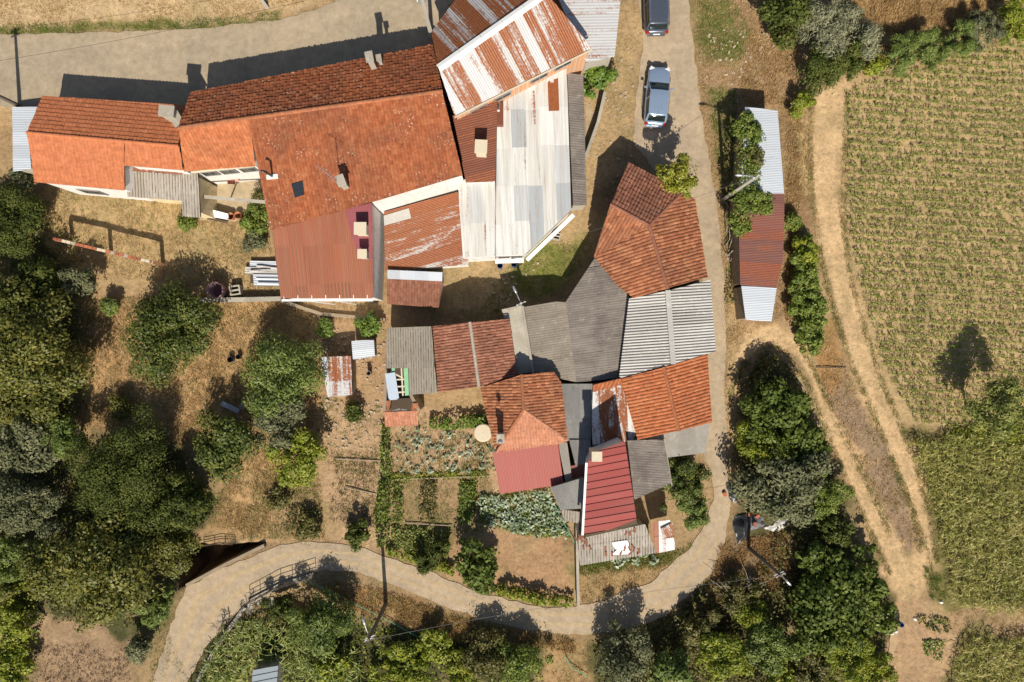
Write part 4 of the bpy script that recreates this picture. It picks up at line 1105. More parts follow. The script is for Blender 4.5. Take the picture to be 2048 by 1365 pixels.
def tree(name, px, py, rpx, h, mat, label, cat='tree', L=.21, Wd=.125, dens=1.0, clump=.24, cz=None, hc=None, bark=None, ysq=1.0, rot=None, group=None, flat=.8, k=6):
    """px,py: where the middle of the crown shows in the photo"""
    seed = int(px * 7 + py * 13); h = h * (.74 if h > 4.3 else .86)
    cz = h * .50 if cz is None else cz; hc = h * 1.0 if hc is None else hc
    vL = .72 + (seed % 97) / 97 * .6
    if L < .25: L *= vL; Wd *= vL; clump *= (.8 + (seed % 53) / 53 * .5)
    p = P(px, py, cz); Rr = rpx * (1.03 if rpx > 60 else 1.13) * (H - cz) / H / S
    g = float(gz(p.x, p.y)); e = empty(name, (p.x, p.y, g), label, cat, group)
    me, cp, rc = crown_mesh('crown', seed, Rr, hc, L, Wd, dens, flat, clump, mat=mat)
    o = bpy.data.objects.new('crown', me); COL.objects.link(o); o.parent = e; o.location = (0, 0, cz - g)
    if ysq != 1: o.scale = (1, ysq, 1)
    if rot: o.rotation_euler.z = rot
    m = limbs(e, (0, 0, 0), (0, 0, max(.3, (cz - g) * .75)), [c * .8 for c in cp], max(.03, min(.22, h * .026)), bark or M_BARK, seed, k)
    m.matrix_parent_inverse = Matrix.Identity(4)
    return e

# west wood
TW = [  # name, px, py, r, h, leaf material, label, extra
    ('dark_tree', 15, 455, 84, 5.2, L_DARK, 'dark leafy tree cut by the picture edge southwest of the orange cottage', {}),
    ('dark_tree', 82, 558, 62, 4.6, L_DARK, 'dark tree between the west edge and the low brick frame', {}),
    ('olive_tree', 160, 565, 36, 3.5, L_OLIVE, 'small grey green olive bush at the edge of the west wood', {}),
    ('blue_green_shrub', 50, 352, 27, 2.6, L_OLIVE, 'small blue green shrub by the zinc lean-to', dict(cat='shrub')),
    ('soft_tree', 68, 420, 32, 2.6, L_SOFT, 'soft green bush beside the dark trees near the orange cottage', dict(cat='shrub')),
    ('oak_tree', 70, 700, 128, 8.0, L_OAK, 'big yellowish oak filling the west edge of the picture', {}),
    ('oak_tree', 20, 610, 70, 7.0, L_DARK, 'dark oak partly cut off at the west edge, north of the big yellowish oak', {}),
    ('oak_tree', 15, 800, 70, 6.5, L_OAK, 'yellowish oak cut off at the west edge below the biggest oak', {}),
    ('chestnut_tree', 343, 662, 106, 5.4, L_CHEST, 'broad round chestnut tree below the brick frame and tub', {}),
    ('green_shrub', 222, 615, 22, 1.6, L_SOFT, 'small bright green shrub on the west side of the round chestnut', dict(cat='shrub')),
    ('acacia_tree', 565, 745, 98, 5.0, L_SOFT, 'feathery bright green tree west of the scrap hutch', dict(L=.3, Wd=.09, clump=.3)),
    ('olive_tree', 560, 845, 58, 4.2, L_OLIVE, 'grey olive tree just below the feathery bright green tree', {}),
    ('yellow_green_tree', 588, 918, 64, 4.2, L_LIME, 'yellow green citrus like tree beside the bare plot', {}),
    ('shade_tree', 448, 892, 76, 5.2, L_CHEST, 'dull green tree between the dry grass and the yellow green tree', {}),
    ('shrub', 245, 812, 30, 1.8, L_OAK, 'lone yellowish shrub in the dry grass', dict(cat='shrub', dens=.6)),
    ('dark_green_tree', 255, 945, 118, 6.6, L_DARK, 'large dark green tree above the stream gully', {}),
    ('dark_green_tree', 375, 1010, 72, 5.6, L_DARK, 'dark green tree leaning toward the stream gully', {}),
    ('olive_tree', 55, 895, 78, 5.0, L_OLIVE, 'grey olive tree near the west edge below the yellowish oaks', {}),
    ('soft_tree', 132, 870, 48, 4.2, L_SOFT, 'soft green tree between the grey olive and the large dark green tree', {}),
    ('olive_tree', 40, 1010, 86, 5.2, L_OLIVE, 'larger grey olive tree at the west edge', {}),
    ('oak_tree', 215, 1130, 138, 7.5, L_OAK, 'big oak with yellow tinted leaves beside the bend of the lane', {}),
    ('oak_tree', 120, 1150, 80, 6.2, L_OAK, 'oak on the west flank of the big oak beside the lane', {}),
    ('oak_tree', 335, 1098, 66, 5.0, L_OAK, 'oak at the edge of the stream gully', {}),
    ('soft_tree', 30, 1110, 50, 4.0, L_SOFT, 'feathery green tree at the west edge below the olives', dict(L=.3, Wd=.08)),
    ('willow_shrub', 318, 1212, 42, 2.8, L_SOFT, 'feathery green shrub beside the lane at the foot of the big oak', dict(cat='shrub', L=.3, Wd=.08)),
    ('olive_shrub', 285, 1290, 30, 2.2, L_OLIVE, 'grey olive shrub beside the ploughed corner plot', dict(cat='shrub')),
    ('hedge_bush', 25, 1235, 42, 2.6, L_LIME, 'lime green hedge bush at the west edge above the ploughed plot', dict(cat='shrub')),
    ('hedge_bush', 20, 1330, 44, 2.4, L_LIME, 'lime green hedge bush in the southwest corner', dict(cat='shrub')),
    ('hedge_bush', 10, 1175, 40, 2.6, L_OAK, 'brownish hedge bush at the west edge below the feathery tree', dict(cat='shrub')),
    # south of the lane
    ('acacia_tree', 640, 1250, 74, 4.4, L_SOFT, 'feathery green tree south of the bridge railing', dict(L=.3, Wd=.09, clump=.3)),
    ('dark_bush', 560, 1215, 32, 2.2, L_DARK, 'dark bush just below the bridge railing', dict(cat='shrub')),
    ('thicket_bush', 665, 1335, 46, 2.2, L_LIME, 'green thicket bush right of the blue grey garden shed', dict(cat='shrub')),
    ('thicket_bush', 800, 1335, 54, 2.0, L_LIME, 'leafy green bush near the lower lamp post', dict(cat='shrub')),
    ('thicket_bush', 870, 1290, 44, 1.6, L_LIME, 'green bush below the brown verge of the lane', dict(cat='shrub')),
    ('thicket_bush', 975, 1300, 58, 2.6, L_BRAM, 'dull green bramble bush west of the bare dirt gap', dict(cat='shrub')),
    ('thicket_bush', 1045, 1320, 48, 2.8, L_VINE, 'green bush on the edge of the bare dirt gap', dict(cat='shrub')),
    ('thicket_bush', 920, 1350, 40, 1.6, L_LIME, 'green bush at the bottom edge near the picture middle', dict(cat='shrub')),
    ('olive_tree', 1245, 1318, 72, 4.4, L_OLIVE, 'olive tree casting its shadow on the lower lane', {}),
    ('olive_tree', 1340, 1345, 62, 4.0, L_SOFT, 'soft green tree at the bottom edge below the lower lane', {}),
    ('bramble', 1395, 1255, 44, 2.4, L_BRAM, 'brown green bramble mound at the outer bend of the lane', dict(cat='shrub')),
    ('lime_bush', 1440, 1310, 58, 3.0, L_LIME, 'lime green bush south of the outer bend', dict(cat='shrub')),
    ('shrub', 1475, 1185, 42, 2.2, L_BRAM, 'brownish bush by the fallen lamp post at the bend', dict(cat='shrub', dens=.7)),
    ('olive_tree', 1530, 1290, 60, 3.6, L_SOFT, 'soft green bush between the two lime bushes', dict(cat='shrub')),
    ('lime_bush', 1560, 1350, 40, 2.6, L_LIME, 'pale lime bush at the bottom edge', dict(cat='shrub')),
    ('lime_bush', 1510, 1225, 40, 2.4, L_LIME, 'yellowish bush below the tarpaulin heap', dict(cat='shrub')),
    ('fig_tree', 1650, 1215, 100, 4.6, L_FIG, 'big glossy green fig tree west of the dirt track', dict(L=.32, Wd=.24)),
    ('fig_tree', 1632, 1118, 46, 3.6, L_FIG, 'glossy fig tree below the grey olive', dict(L=.32, Wd=.24)),
    ('fig_tree', 1715, 1150, 62, 4.0, L_FIG, 'fig tree at the edge of the dirt track', dict(L=.32, Wd=.24)),
    ('lime_bush', 1690, 1300, 72, 2.8, L_LIME, 'broad lime green bush below the big fig tree', dict(cat='shrub')),
    ('lime_bush', 1755, 1340, 46, 2.2, L_LIME, 'lime green bush by the footpath at the bottom edge', dict(cat='shrub')),
    ('green_bush', 1760, 1230, 40, 2.6, L_VINE, 'green bush beside the white sacks', dict(cat='shrub')),
    ('bramble', 1620, 1340, 50, 2.4, L_BRAM, 'dull bramble bush at the bottom edge between lime bushes', dict(cat='shrub')),
    # triangle between lane and track
    ('olive_tree', 1565, 970, 98, 4.8, L_OLIVE, 'big grey olive tree over the tarpaulin heap', dict(dens=1.2)),
    ('fig_tree', 1545, 815, 74, 4.2, L_FIG, 'fig tree in the triangle between lane and dirt track', dict(L=.3, Wd=.2)),
    ('lime_bush', 1515, 880, 56, 3.2, L_LIME, 'yellow green bush between the fig and the big grey olive', dict(cat='shrub')),
    ('fig_tree', 1600, 880, 58, 3.8, L_FIG, 'fig tree beside the dirt track above the big grey olive', dict(L=.3, Wd=.2)),
    ('green_bush', 1650, 985, 46, 3.0, L_VINE, 'green bush on the track side of the big grey olive', dict(cat='shrub')),
    ('dark_bush', 1668, 1062, 36, 2.8, L_DARK, 'dark tree between the big grey olive and the dirt track', {}),
    ('shrub', 1545, 745, 34, 1.6, L_BRAM, 'dry bush at the tip of the triangle by the track fork', dict(cat='shrub', dens=.7)),
    ('laurel_tree', 1362, 955, 60, 3.6, L_CHEST, 'round green tree against the grey side shed', {}),
    ('laurel_tree', 1385, 1010, 44, 3.0, L_SOFT, 'lighter green tree overhanging the lane bend', {}),
    # east, along the shed
    ('vine_bush', 1497, 262, 33, 2.7, L_VINE, 'vine climbing over the north end of the lane shed', dict(cat='vine', cz=2.3, hc=1.3)),
    ('vine_bush', 1500, 320, 34, 2.5, L_BRAM, 'brownish vine on the zinc part of the lane shed', dict(cat='vine', dens=.6, cz=2.3, hc=1.2)),
    ('vine_bush', 1508, 405, 38, 2.7, L_VINE, 'green vine over the start of the maroon sheets', dict(cat='vine', cz=2.3, hc=1.3)),
    ('vine_bush', 1478, 455, 24, 2.2, L_VINE, 'small green vine by the dead branches west of the lane shed', dict(cat='vine', dens=.8, cz=2.0, hc=1.2)),
    ('lime_bush', 1612, 560, 42, 2.2, L_VINE, 'green bush between the lane shed and the dirt track', dict(cat='shrub')),
    ('lime_bush', 1622, 625, 40, 2.0, L_VINE, 'green bush at the corner where the tracks fork', dict(cat='shrub')),
    ('lime_bush', 1608, 505, 34, 2.0, L_LIME, 'lime green bush east of the maroon sheets', dict(cat='shrub')),
    ('lime_bush', 1618, 680, 30, 1.8, L_VINE, 'last green bush of the strip by the track fork', dict(cat='shrub')),
    ('lime_bush', 1588, 440, 20, 1.6, L_VINE, 'small green bush touching the maroon sheets', dict(cat='shrub')),
    ('lime_bush', 1602, 205, 30, 2.2, L_LIME, 'lime green bush at the north end of the dirt track', dict(cat='shrub')),
    ('dark_olive', 1570, 35, 60, 4.8, L_DARK, 'dark grey green tree at the top edge right of the lane', {}),
    ('grey_willow', 1672, 55, 82, 5.0, L_GREY, 'silvery grey willow at the top edge', dict(L=.3, Wd=.07)),
    ('dark_bush', 1640, 140, 56, 3.6, L_DARK, 'dark green tree at the corner of the maize field', {}),
    ('dark_bush', 1690, 125, 40, 3.0, L_DARK, 'dark green bush right of the corner tree', dict(cat='shrub')),
    ('willow_shrub', 1752, 130, 24, 1.6, L_LIME, 'small lime shrub at the field corner', dict(cat='shrub')),
    ('willow_shrub', 1800, 108, 40, 2.4, L_SOFT, 'first feathery green shrub of the row above the maize field', dict(cat='shrub', L=.34, Wd=.07)),
    ('willow_shrub', 1858, 98, 42, 2.6, L_SOFT, 'second feathery green shrub of the row above the maize field', dict(cat='shrub', L=.34, Wd=.07)),
    ('willow_shrub', 1915, 82, 42, 2.6, L_SOFT, 'third feathery green shrub of the row above the maize field', dict(cat='shrub', L=.34, Wd=.07)),
    ('willow_shrub', 1965, 65, 44, 2.8, L_OLIVE, 'greyish feathery shrub in the row above the maize field', dict(cat='shrub', L=.34, Wd=.07)),
    ('willow_shrub', 2030, 45, 44, 2.6, L_LIME, 'lime green shrub in the northeast corner', dict(cat='shrub', L=.34, Wd=.07)),
    ('field_tree', 1990, 818, 72, 5.0, L_BEAN, 'thin pale tree standing alone in the maize field', dict(dens=.85, clump=.2, bark=M_PALE, k=12, cz=3.1, hc=3.2)),
    # by the houses
    ('citrus_tree', 1198, 152, 40, 2.8, L_CITR, 'bright green citrus tree in the yard below the pale metal shed', {}),
    ('citrus_tree', 1357, 355, 46, 3.6, L_YCIT, 'round yellow green citrus tree overhanging the hip roofed house', dict(cz=3.5, hc=2.4, dens=1.3)),
    ('courtyard_bush', 512, 437, 36, 1.6, L_VINE, 'green bush in the courtyard against the red roofed house', dict(cat='shrub')),
    ('courtyard_bush', 512, 480, 28, 1.0, L_OLIVE, 'low grey green bush below the courtyard bush', dict(cat='shrub', dens=.7)),
    ('courtyard_bush', 520, 392, 20, 1.8, L_BRAM, 'straggly dry bush in the courtyard corner', dict(cat='shrub', dens=.5)),
    ('lemon_tree', 740, 650, 30, 2.2, L_CITR, 'round bright green lemon tree above the zinc hutch', {}),
    ('lemon_bush', 650, 658, 20, 1.2, L_CITR, 'small bright green bush left of the round lemon tree', dict(cat='shrub')),
    ('garden_bush', 708, 818, 24, 1.4, L_DARK, 'dark round bush in the bare garden plot', dict(cat='shrub')),
    ('garden_bush', 712, 1062, 30, 1.8, L_DARK, 'dark feathery bush at the lower end of the bare plot', dict(cat='shrub')),
    ('garden_fig', 955, 1130, 56, 3.4, L_FIG, 'round glossy fig tree between the garden plots and the lane', dict(L=.34, Wd=.28, dens=1.1)),
    ('garden_bush', 862, 1112, 38, 2.0, L_DARK, 'dark green bush left of the garden fig', dict(cat='shrub')),
    ('garden_bush', 985, 1022, 0.1, .1, L_DARK, '', {}),
    ('shrub', 620, 1060, 34, 1.4, L_BRAM, 'dull dry bush on the bank above the lane', dict(cat='shrub', dens=.6)),
    ('shrub', 550, 1000, 30, 1.0, L_BRAM, 'low green and brown bush below the yellow green tree', dict(cat='shrub', dens=.5)),
    ('shrub', 370, 446, 22, .9, L_VINE, 'low green weed bush at the foot of the courtyard canopy', dict(cat='shrub', dens=.7)),
]
for nm, px, py, r_, h, mt, lab, kw in TW:
    if r_ < 1: continue
    tree(nm, px, py, r_, h, mt, lab, **kw)

# ---------------------------------------------------------------- uncountable growth
def blades(name, zones, mat, label, seed, W0=.022):
    """tufts of blades: zones = (polygon, tufts per m2, blades, height)"""
    rng = np.random.default_rng(seed); Vs = []
    for poly, dens, nb, hh in zones:
        n = int(parea(poly) * dens * 1.5); q = sample(poly, n, rng)
        x, y, z = Gn(q)
        keep = (vnoise(x, y, 1.2, seed + 5) * .6 + vnoise(x, y, .4, seed + 6) * .4) > rng.uniform(.2, .62, n)
        x = x[keep]; y = y[keep]; z = z[keep]; n = len(x)
        if not n: continue
        b = np.repeat(np.stack([x, y, z], 1), nb, 0); m = len(b)
        b[:, :2] += rng.normal(size=(m, 2)) * .07
        a = rng.uniform(0, 6.283, m); ln = rng.uniform(.25, 1.0, m); hgt = hh * rng.uniform(.5, 1.2, m)
        tip = b + np.stack([np.cos(a) * ln * hgt, np.sin(a) * ln * hgt, hgt * (1.1 - ln * .6)], 1)
        sd_ = np.stack([-np.sin(a), np.cos(a), np.zeros(m)], 1) * (W0 * .62 * rng.uniform(.7, 1.5, m))[:, None]
        Vs.append(np.stack([b - sd_, b + sd_, tip], 1).reshape(-1, 3))
    V = np.concatenate(Vs); F = np.arange(len(V)).reshape(-1, 3)
    return tag(mk(name, V, F, mat), label, 'grass', kind='stuff')

blades('dry_grass', [
    ([(80, 375), (250, 395), (530, 405), (560, 590), (400, 600), (300, 560), (180, 560), (90, 480)], 42, 4, .20),
    ([(160, 600), (480, 590), (620, 610), (640, 800), (620, 880), (520, 1070), (420, 1050), (460, 940), (300, 860), (170, 860)], 46, 5, .32),
    ([(-60, -60), (700, -60), (560, 35), (0, 60), (-60, 60)], 34, 4, .22),
    ([(1170, 160), (1275, 0), (1270, 280), (1235, 330), (1190, 480), (1120, 590), (930, 630), (900, 560), (1060, 530), (1180, 420)], 18, 3, .16),
    ([(1385, -50), (1560, -50), (1600, 200), (1590, 480), (1560, 640), (1450, 690), (1440, 430), (1405, 250)], 34, 4, .22),
    ([(1155, 1140), (1370, 1100), (1300, 1160), (1180, 1208), (1155, 1205)], 40, 4, .26),
    ([(1640, 640), (1720, 800), (1800, 940), (1850, 1080), (1800, 1110), (1730, 950), (1640, 770)], 30, 4, .25),
    ([(520, 940), (640, 960), (650, 1080), (520, 1080), (440, 1080)], 34, 4, .25),
    ([(1100, 1270), (1180, 1280), (1180, 1365), (1090, 1365)], 26, 4, .22),
    ([(1600, 215), (1622, 240), (1628, 400), (1600, 400)], 50, 5, .3),
    ([(560, 600), (770, 610), (770, 640), (620, 650)], 30, 4, .2),
    ([(1455, 560), (1500, 650), (1470, 720), (1450, 780)], 24, 4, .2),
    ([(1900, 1215), (2100, 1215), (2100, 1275), (1900, 1260)], 20, 3, .25),
], L_STRAW, 'dry straw coloured grass on the unmown ground', 31)
blades('weeds', [
    ([(0, 50), (420, 38), (560, 22), (560, 42), (420, 58), (0, 72)], 60, 5, .16),
    ([(1010, 540), (1100, 470), (1130, 480), (1190, 480), (1120, 595), (1030, 600), (960, 620)], 40, 4, .14),
    ([(1395, 0), (1460, 0), (1500, 60), (1480, 120), (1400, 110)], 40, 5, .22),
    ([(1415, 180), (1470, 180), (1500, 400), (1500, 560), (1455, 560), (1450, 440)], 34, 5, .3),
    ([(1155, 1125), (1345, 1100), (1390, 1085), (1340, 1130), (1160, 1150)], 90, 5, .24),
    ([(700, 1165), (960, 1245), (1150, 1285), (1150, 1300), (900, 1275), (700, 1200)], 26, 4, .2),
    ([(80, 375), (530, 405), (560, 590), (300, 560), (90, 480)], 10, 4, .16),
    ([(160, 600), (480, 590), (620, 610), (640, 880), (520, 1070), (420, 1050), (300, 860), (170, 860)], 8, 4, .2),
    ([(520, 940), (640, 960), (650, 1075), (480, 1080)], 30, 4, .2),
    ([(640, 790), (980, 850), (985, 1060), (700, 1100)], 30, 4, .16),
    ([(860, 620), (1010, 610), (1000, 640), (860, 650)], 30, 4, .18),
    ([(1690, 800), (1760, 900), (1850, 1100), (1880, 1200), (1860, 1110), (1810, 960)], 40, 4, .18),
    ([(330, 1240), (380, 1365), (300, 1365), (300, 1280)], 30, 4, .2),
    ([(1845, 1130), (1900, 1160), (1900, 1200), (1860, 1200)], 70, 5, .2),
], L_VINE, 'green weeds along the verges and yards', 32)
blades('dry_bracken', [
    ([(640, 1160), (760, 1178), (960, 1248), (1150, 1280), (1150, 1305), (900, 1280), (700, 1215)], 70, 5, .28),
    ([(1640, -60), (2060, -60), (1960, 50), (1800, 95), (1700, 110)], 45, 5, .38),
    ([(1575, 210), (1600, 210), (1600, 400), (1590, 640), (1570, 640)], 70, 5, .3),
    ([(1440, 1090), (1570, 1060), (1590, 1150), (1500, 1220), (1400, 1230)], 60, 5, .35),
    ([(1500, 60), (1600, 60), (1590, 210), (1480, 210)], 50, 4, .25),
], L_DRY, 'rust brown dead bracken and scrub', 33, .03)

def cloud(name, poly, mat, label, hmax, dens, L, Wd, seed, cat='hedge', kind=None, lump=.8, parent=None, zmin=.0):
    """leaf mass over an outline, with an uneven top"""
    rng = np.random.default_rng(seed); n = int(parea(poly) * dens); q = sample(poly, n, rng)
    x = (q[:, 0] - CX) / S; y = (CY - q[:, 1]) / S
    kp = (vnoise(x, y, .8, seed + 9) * .55 + vnoise(x, y, .3, seed + 10) * .45) > rng.uniform(.22, .5, n)
    q = q[kp]; x = x[kp]; y = y[kp]; n = len(x)
    # seen from above the mass stands hmax/2 high: bring it back to its foot on the ground
    k = (H - hmax * .6 - zmin) / H; x *= k; y *= k
    top = hmax * (.35 + .65 * (vnoise(x, y, lump, seed) * .65 + vnoise(x, y, lump * .35, seed + 1) * .35) * 1.2)
    ed = sstep(0, 9, sdist(poly, q[:, 0], q[:, 1])); top *= .4 + .6 * ed
    z = gz(x, y) + zmin + top * rng.uniform(.25, 1, n) ** .5
    N = unit(rng.normal(size=(n, 3)) * .55 + np.array([0, -.05, .8]))
    x = x + rng.normal(size=n) * .06; y = y + rng.normal(size=n) * .06
    V, F = leaf_quads(np.stack([x, y, z], 1), N, L, Wd, rng)
    o = mk(name, V, F, mat, parent)
    return tag(o, label, cat, kind=kind)

cloud('undergrowth', [(1190, 1290), (1330, 1240), (1440, 1160), (1500, 1180), (1560, 1060), (1680, 1000), (1790, 1220), (1750, 1390), (1190, 1390)], L_BRAM, 'tangled bramble undergrowth below the outer bend', .9, 60, .22, .15, 41, 'undergrowth', 'stuff')
cloud('undergrowth', [(420, 1310), (500, 1228), (700, 1222), (860, 1285), (1080, 1320), (1090, 1390), (395, 1390)], L_LIME, 'green undergrowth south of the lower lane', .5, 24, .22, .14, 42, 'undergrowth', 'stuff')
cloud('undergrowth', [(-60, 340), (60, 380), (150, 480), (190, 640), (180, 780), (160, 880), (330, 870), (430, 1010), (370, 1080), (330, 1220), (250, 1260), (60, 1240), (-60, 1240)], L_BRAM, 'shaded undergrowth beneath the west wood', .8, 40, .22, .15, 43, 'undergrowth', 'stuff')
cloud('undergrowth', [(1480, 740), (1540, 700), (1590, 740), (1690, 1000), (1700, 1060), (1470, 960)], L_BRAM, 'bramble undergrowth in the triangle by the track', .9, 60, .22, .15, 44, 'undergrowth', 'stuff')
cloud('roadside_hedge', [(1000, 1172), (1060, 1185), (1145, 1200), (1150, 1218), (1080, 1215), (990, 1192)], L_LIME, 'bright green hedge along the lane right of the garden fig', 1.3, 260, .22, .16, 45)
cloud('roadside_hedge', [(770, 1095), (850, 1120), (905, 1135), (905, 1155), (850, 1138), (770, 1112)], L_LIME, 'bright green hedge along the lane left of the garden fig', 1.2, 260, .22, .16, 46)
cloud('garden_hedge', [(760, 850), (775, 850), (780, 960), (775, 1090), (752, 1100), (745, 1040), (758, 960)], L_VINE, 'narrow upright hedge between the bare plot and the kale plots', 1.3, 200, .20, .14, 47)
cloud('vine_row', [(860, 838), (970, 830), (975, 852), (900, 862), (855, 858)], L_CITR, 'green vine row above the sparse kale plot', 1.2, 230, .22, .16, 48, 'vine')
cloud('flower_border', [(775, 948), (975, 942), (978, 956), (776, 962)], L_LIME, 'low green border along the top of the tilled beds', .4, 200, .16, .1, 49, 'border', 'stuff')
cloud('bean_patch', [(782, 1052), (898, 1060), (894, 1105), (860, 1110), (782, 1098)], L_BEAN, 'patch of bushy pale green bean plants', .55, 230, .18, .12, 50, 'crop', 'stuff')
cloud('bed_row', [(785, 965), (805, 965), (805, 1045), (785, 1045)], L_VINE, 'green bed row at the west end of the tilled beds', .5, 180, .18, .12, 51, 'crop', 'stuff')
cloud('bed_row', [(840, 962), (872, 962), (870, 1045), (838, 1045)], L_BRAM, 'brownish green bed row between two bare beds', .6, 150, .2, .12, 52, 'crop', 'stuff')
cloud('bed_row', [(920, 965), (955, 965), (945, 1050), (915, 1045)], L_VINE, 'dark green bed row next to the dense kale patch', .7, 200, .2, .14, 53, 'crop', 'stuff')
cloud('shed_verge_vine', [(1455, 540), (1475, 560), (1470, 620), (1455, 600)], L_BRAM, 'dry creeper at the south end of the lane shed', .8, 80, .2, .12, 54, 'creeper')
cloud('gully_bush', [(540, 1010), (640, 1015), (640, 1060), (570, 1070)], L_BRAM, 'low brown green growth on the bank above the lane', .6, 90, .2, .12, 55, 'undergrowth', 'stuff')
cloud('field_edge_growth', [(1900, 850), (2100, 840), (2100, 930), (1960, 905), (1890, 880)], L_LIME, 'green growth at the foot of the thin field tree', .6, 90, .3, .1, 56, 'undergrowth', 'stuff')

cloud('shed_vine', [(1485, 222), (1512, 228), (1520, 300), (1524, 360), (1512, 430), (1490, 455), (1470, 440), (1462, 380), (1478, 300)], L_VINE, 'long tangled vine draped over the west edge of the lane shed', 1.0, 120, .2, .13, 58, 'vine', zmin=2.1)
cloud('plot_hedge', [(-10, 1140), (55, 1165), (68, 1250), (45, 1375), (-10, 1375)], L_LIME, 'tall green hedge along the west side of the ploughed corner plot', 1.8, 150, .2, .13, 60, 'hedge')
cloud('bank_thicket', [(1592, 440), (1625, 470), (1650, 600), (1650, 690), (1600, 690), (1585, 560)], L_VINE, 'low green thicket joining the bushes between shed and track', 1.3, 260, .2, .13, 59, 'thicket')
def edge_zone(line, w_in, w_out):
    out = []
    for (x0, y0), (x1, y1) in zip(line, line[1:]):
        L_ = math.hypot(x1 - x0, y1 - y0)
        if L_ < 1: continue
        nx, ny = -(y1 - y0) / L_, (x1 - x0) / L_
        out.append([(x0 + nx * w_in, y0 + ny * w_in), (x1 + nx * w_in, y1 + ny * w_in), (x1 - nx * w_out, y1 - ny * w_out), (x0 - nx * w_out, y0 - ny * w_out)])
    return out
VZ = [(q, 34, 4, .13) for q in edge_zone([p_ for p_ in ROAD_L if not (300 < p_[1] < 900 and p_[0] > 1290)], 5, 8) + edge_zone(ROAD_R, 7, 5) + edge_zone(STREET[:7], 5, 6)]
TE = [[(1622, 210), (1622, 380), (1638, 500), (1666, 620), (1703, 730), (1743, 820), (1783, 920), (1823, 1010), (1843, 1105)], [(1694, 180), (1690, 300), (1684, 420), (1700, 550), (1730, 660), (1765, 770), (1800, 850), (1830, 930), (1862, 1040), (1874, 1130)],
      [(1540, 692), (1575, 708), (1615, 772), (1650, 862), (1700, 977), (1748, 1082), (1780, 1152)], [(1600, 688), (1640, 768), (1675, 848), (1730, 958), (1780, 1068)], [(1455, 800), (1470, 765), (1502, 714), (1540, 692)]]
blades('track_weeds', [(q, 50, 4, .2) for l_ in TE for q in edge_zone(l_, 5, 5)], L_VINE, 'green weeds along the edges of the dirt tracks', 36, .02)
blades('track_grass', [(q, 40, 4, .2) for l_ in TE for q in edge_zone(l_, 6, 6)], L_STRAW, 'straw grass along the edges of the dirt tracks', 37, .02)
blades('verge_grass', VZ, L_STRAW, 'dry grass breaking the edges of the lane and street', 34, .02)

# maize: rows of thin stems with strap leaves
def maize(name, poly, row, step, hh, nl, mat, label, seed, ang=0.0, leaf=.55, wid=.05, skip=.1):
    rng = np.random.default_rng(seed); xs = [p[0] for p in poly]; ys = [p[1] for p in poly]
    rx = step * S; ry = row * S; ca, sa = math.cos(ang), math.sin(ang); g = np.meshgrid(np.arange(-1400, 1400, rx), np.arange(-1400, 1400, ry))
    a = g[0].ravel(); b = g[1].ravel(); mx, my = (min(xs) + max(xs)) / 2, (min(ys) + max(ys)) / 2
    u = mx + a * ca - b * sa + rng.normal(size=a.shape) * 1.5; v = my + a * sa + b * ca + rng.normal(size=a.shape) * 1.3
    k = inside(poly, u, v) & (rng.random(a.shape) > skip); u = u[k]; v = v[k]
    x = (u - CX) / S; y = (CY - v) / S; z = gz(x, y); n = len(x)
    h = hh * rng.uniform(.6, 1.2, n); lean = rng.normal(size=(n, 2)) * .12 * h[:, None]
    base = np.stack([x, y, z], 1); top = base + np.concatenate([lean, h[:, None]], 1)
    Vs = []
    for dx, dy in ((.012, 0), (0, .012)):
        d = np.array([dx, dy, 0]); Vs.append(np.stack([base - d, base + d, top + d * .5, top - d * .5], 1).reshape(-1, 3))
    for j in range(nl):
        t = rng.uniform(.25, 1.0, n)[:, None]; o = base + (top - base) * t; aa = rng.uniform(0, 6.283, n); L = leaf * rng.uniform(.5, 1.2, n)
        d = np.stack([np.cos(aa), np.sin(aa), np.zeros(n)], 1); s_ = np.stack([-np.sin(aa), np.cos(aa), np.zeros(n)], 1) * wid * rng.uniform(.6, 1.3, (n, 1)) / 2
        m1 = o + d * (L * .5)[:, None] + np.array([0, 0, .12]); e1 = o + d * L[:, None] - np.array([0, 0, 1]) * (rng.uniform(-.05, .3, n) * leaf)[:, None]
        Vs.append(np.stack([o - s_ * .5, o + s_ * .5, m1 + s_, m1 - s_], 1).reshape(-1, 3)); Vs.append(np.stack([m1 - s_, m1 + s_, e1 + s_ * .2, e1 - s_ * .2], 1).reshape(-1, 3))
    V = np.concatenate(Vs); return tag(mk(name, V, np.arange(len(V)).reshape(-1, 4), mat), label, 'crop', kind='stuff')
maize('maize_crop', [(1692, 185), (1760, 150), (1900, 110), (2130, 60), (2130, 860), (1990, 850), (1830, 850), (1760, 720), (1715, 560), (1690, 420)], .56, .17, .38, 6, L_MAIZE, 'thin yellowing maize in rows on the pale field', 61, .06, .26, .05, .12)
maize('maize_crop', [(1815, 880), (1900, 870), (2130, 900), (2130, 1230), (1905, 1210), (1890, 1120), (1850, 990)], .46, .32, .9, 8, L_MAIZE2, 'dense tall maize in the lower field', 62, .06, .6, .06, .05)
maize('maize_crop', [(1925, 1270), (2130, 1275), (2130, 1420), (1890, 1420), (1900, 1330)], .46, .32, .9, 8, L_MAIZE2, 'dense maize in the southeast corner', 63, .06, .6, .06, .05)
maize('reed_patch', [(450, 1260), (520, 1225), (620, 1250), (640, 1330), (560, 1330), (500, 1330), (480, 1400), (380, 1400)], .5, .35, 1.7, 8, L_REED, 'pale strap leaved plants around the blue grey garden shed', 64, .3, .7, .06, .05)
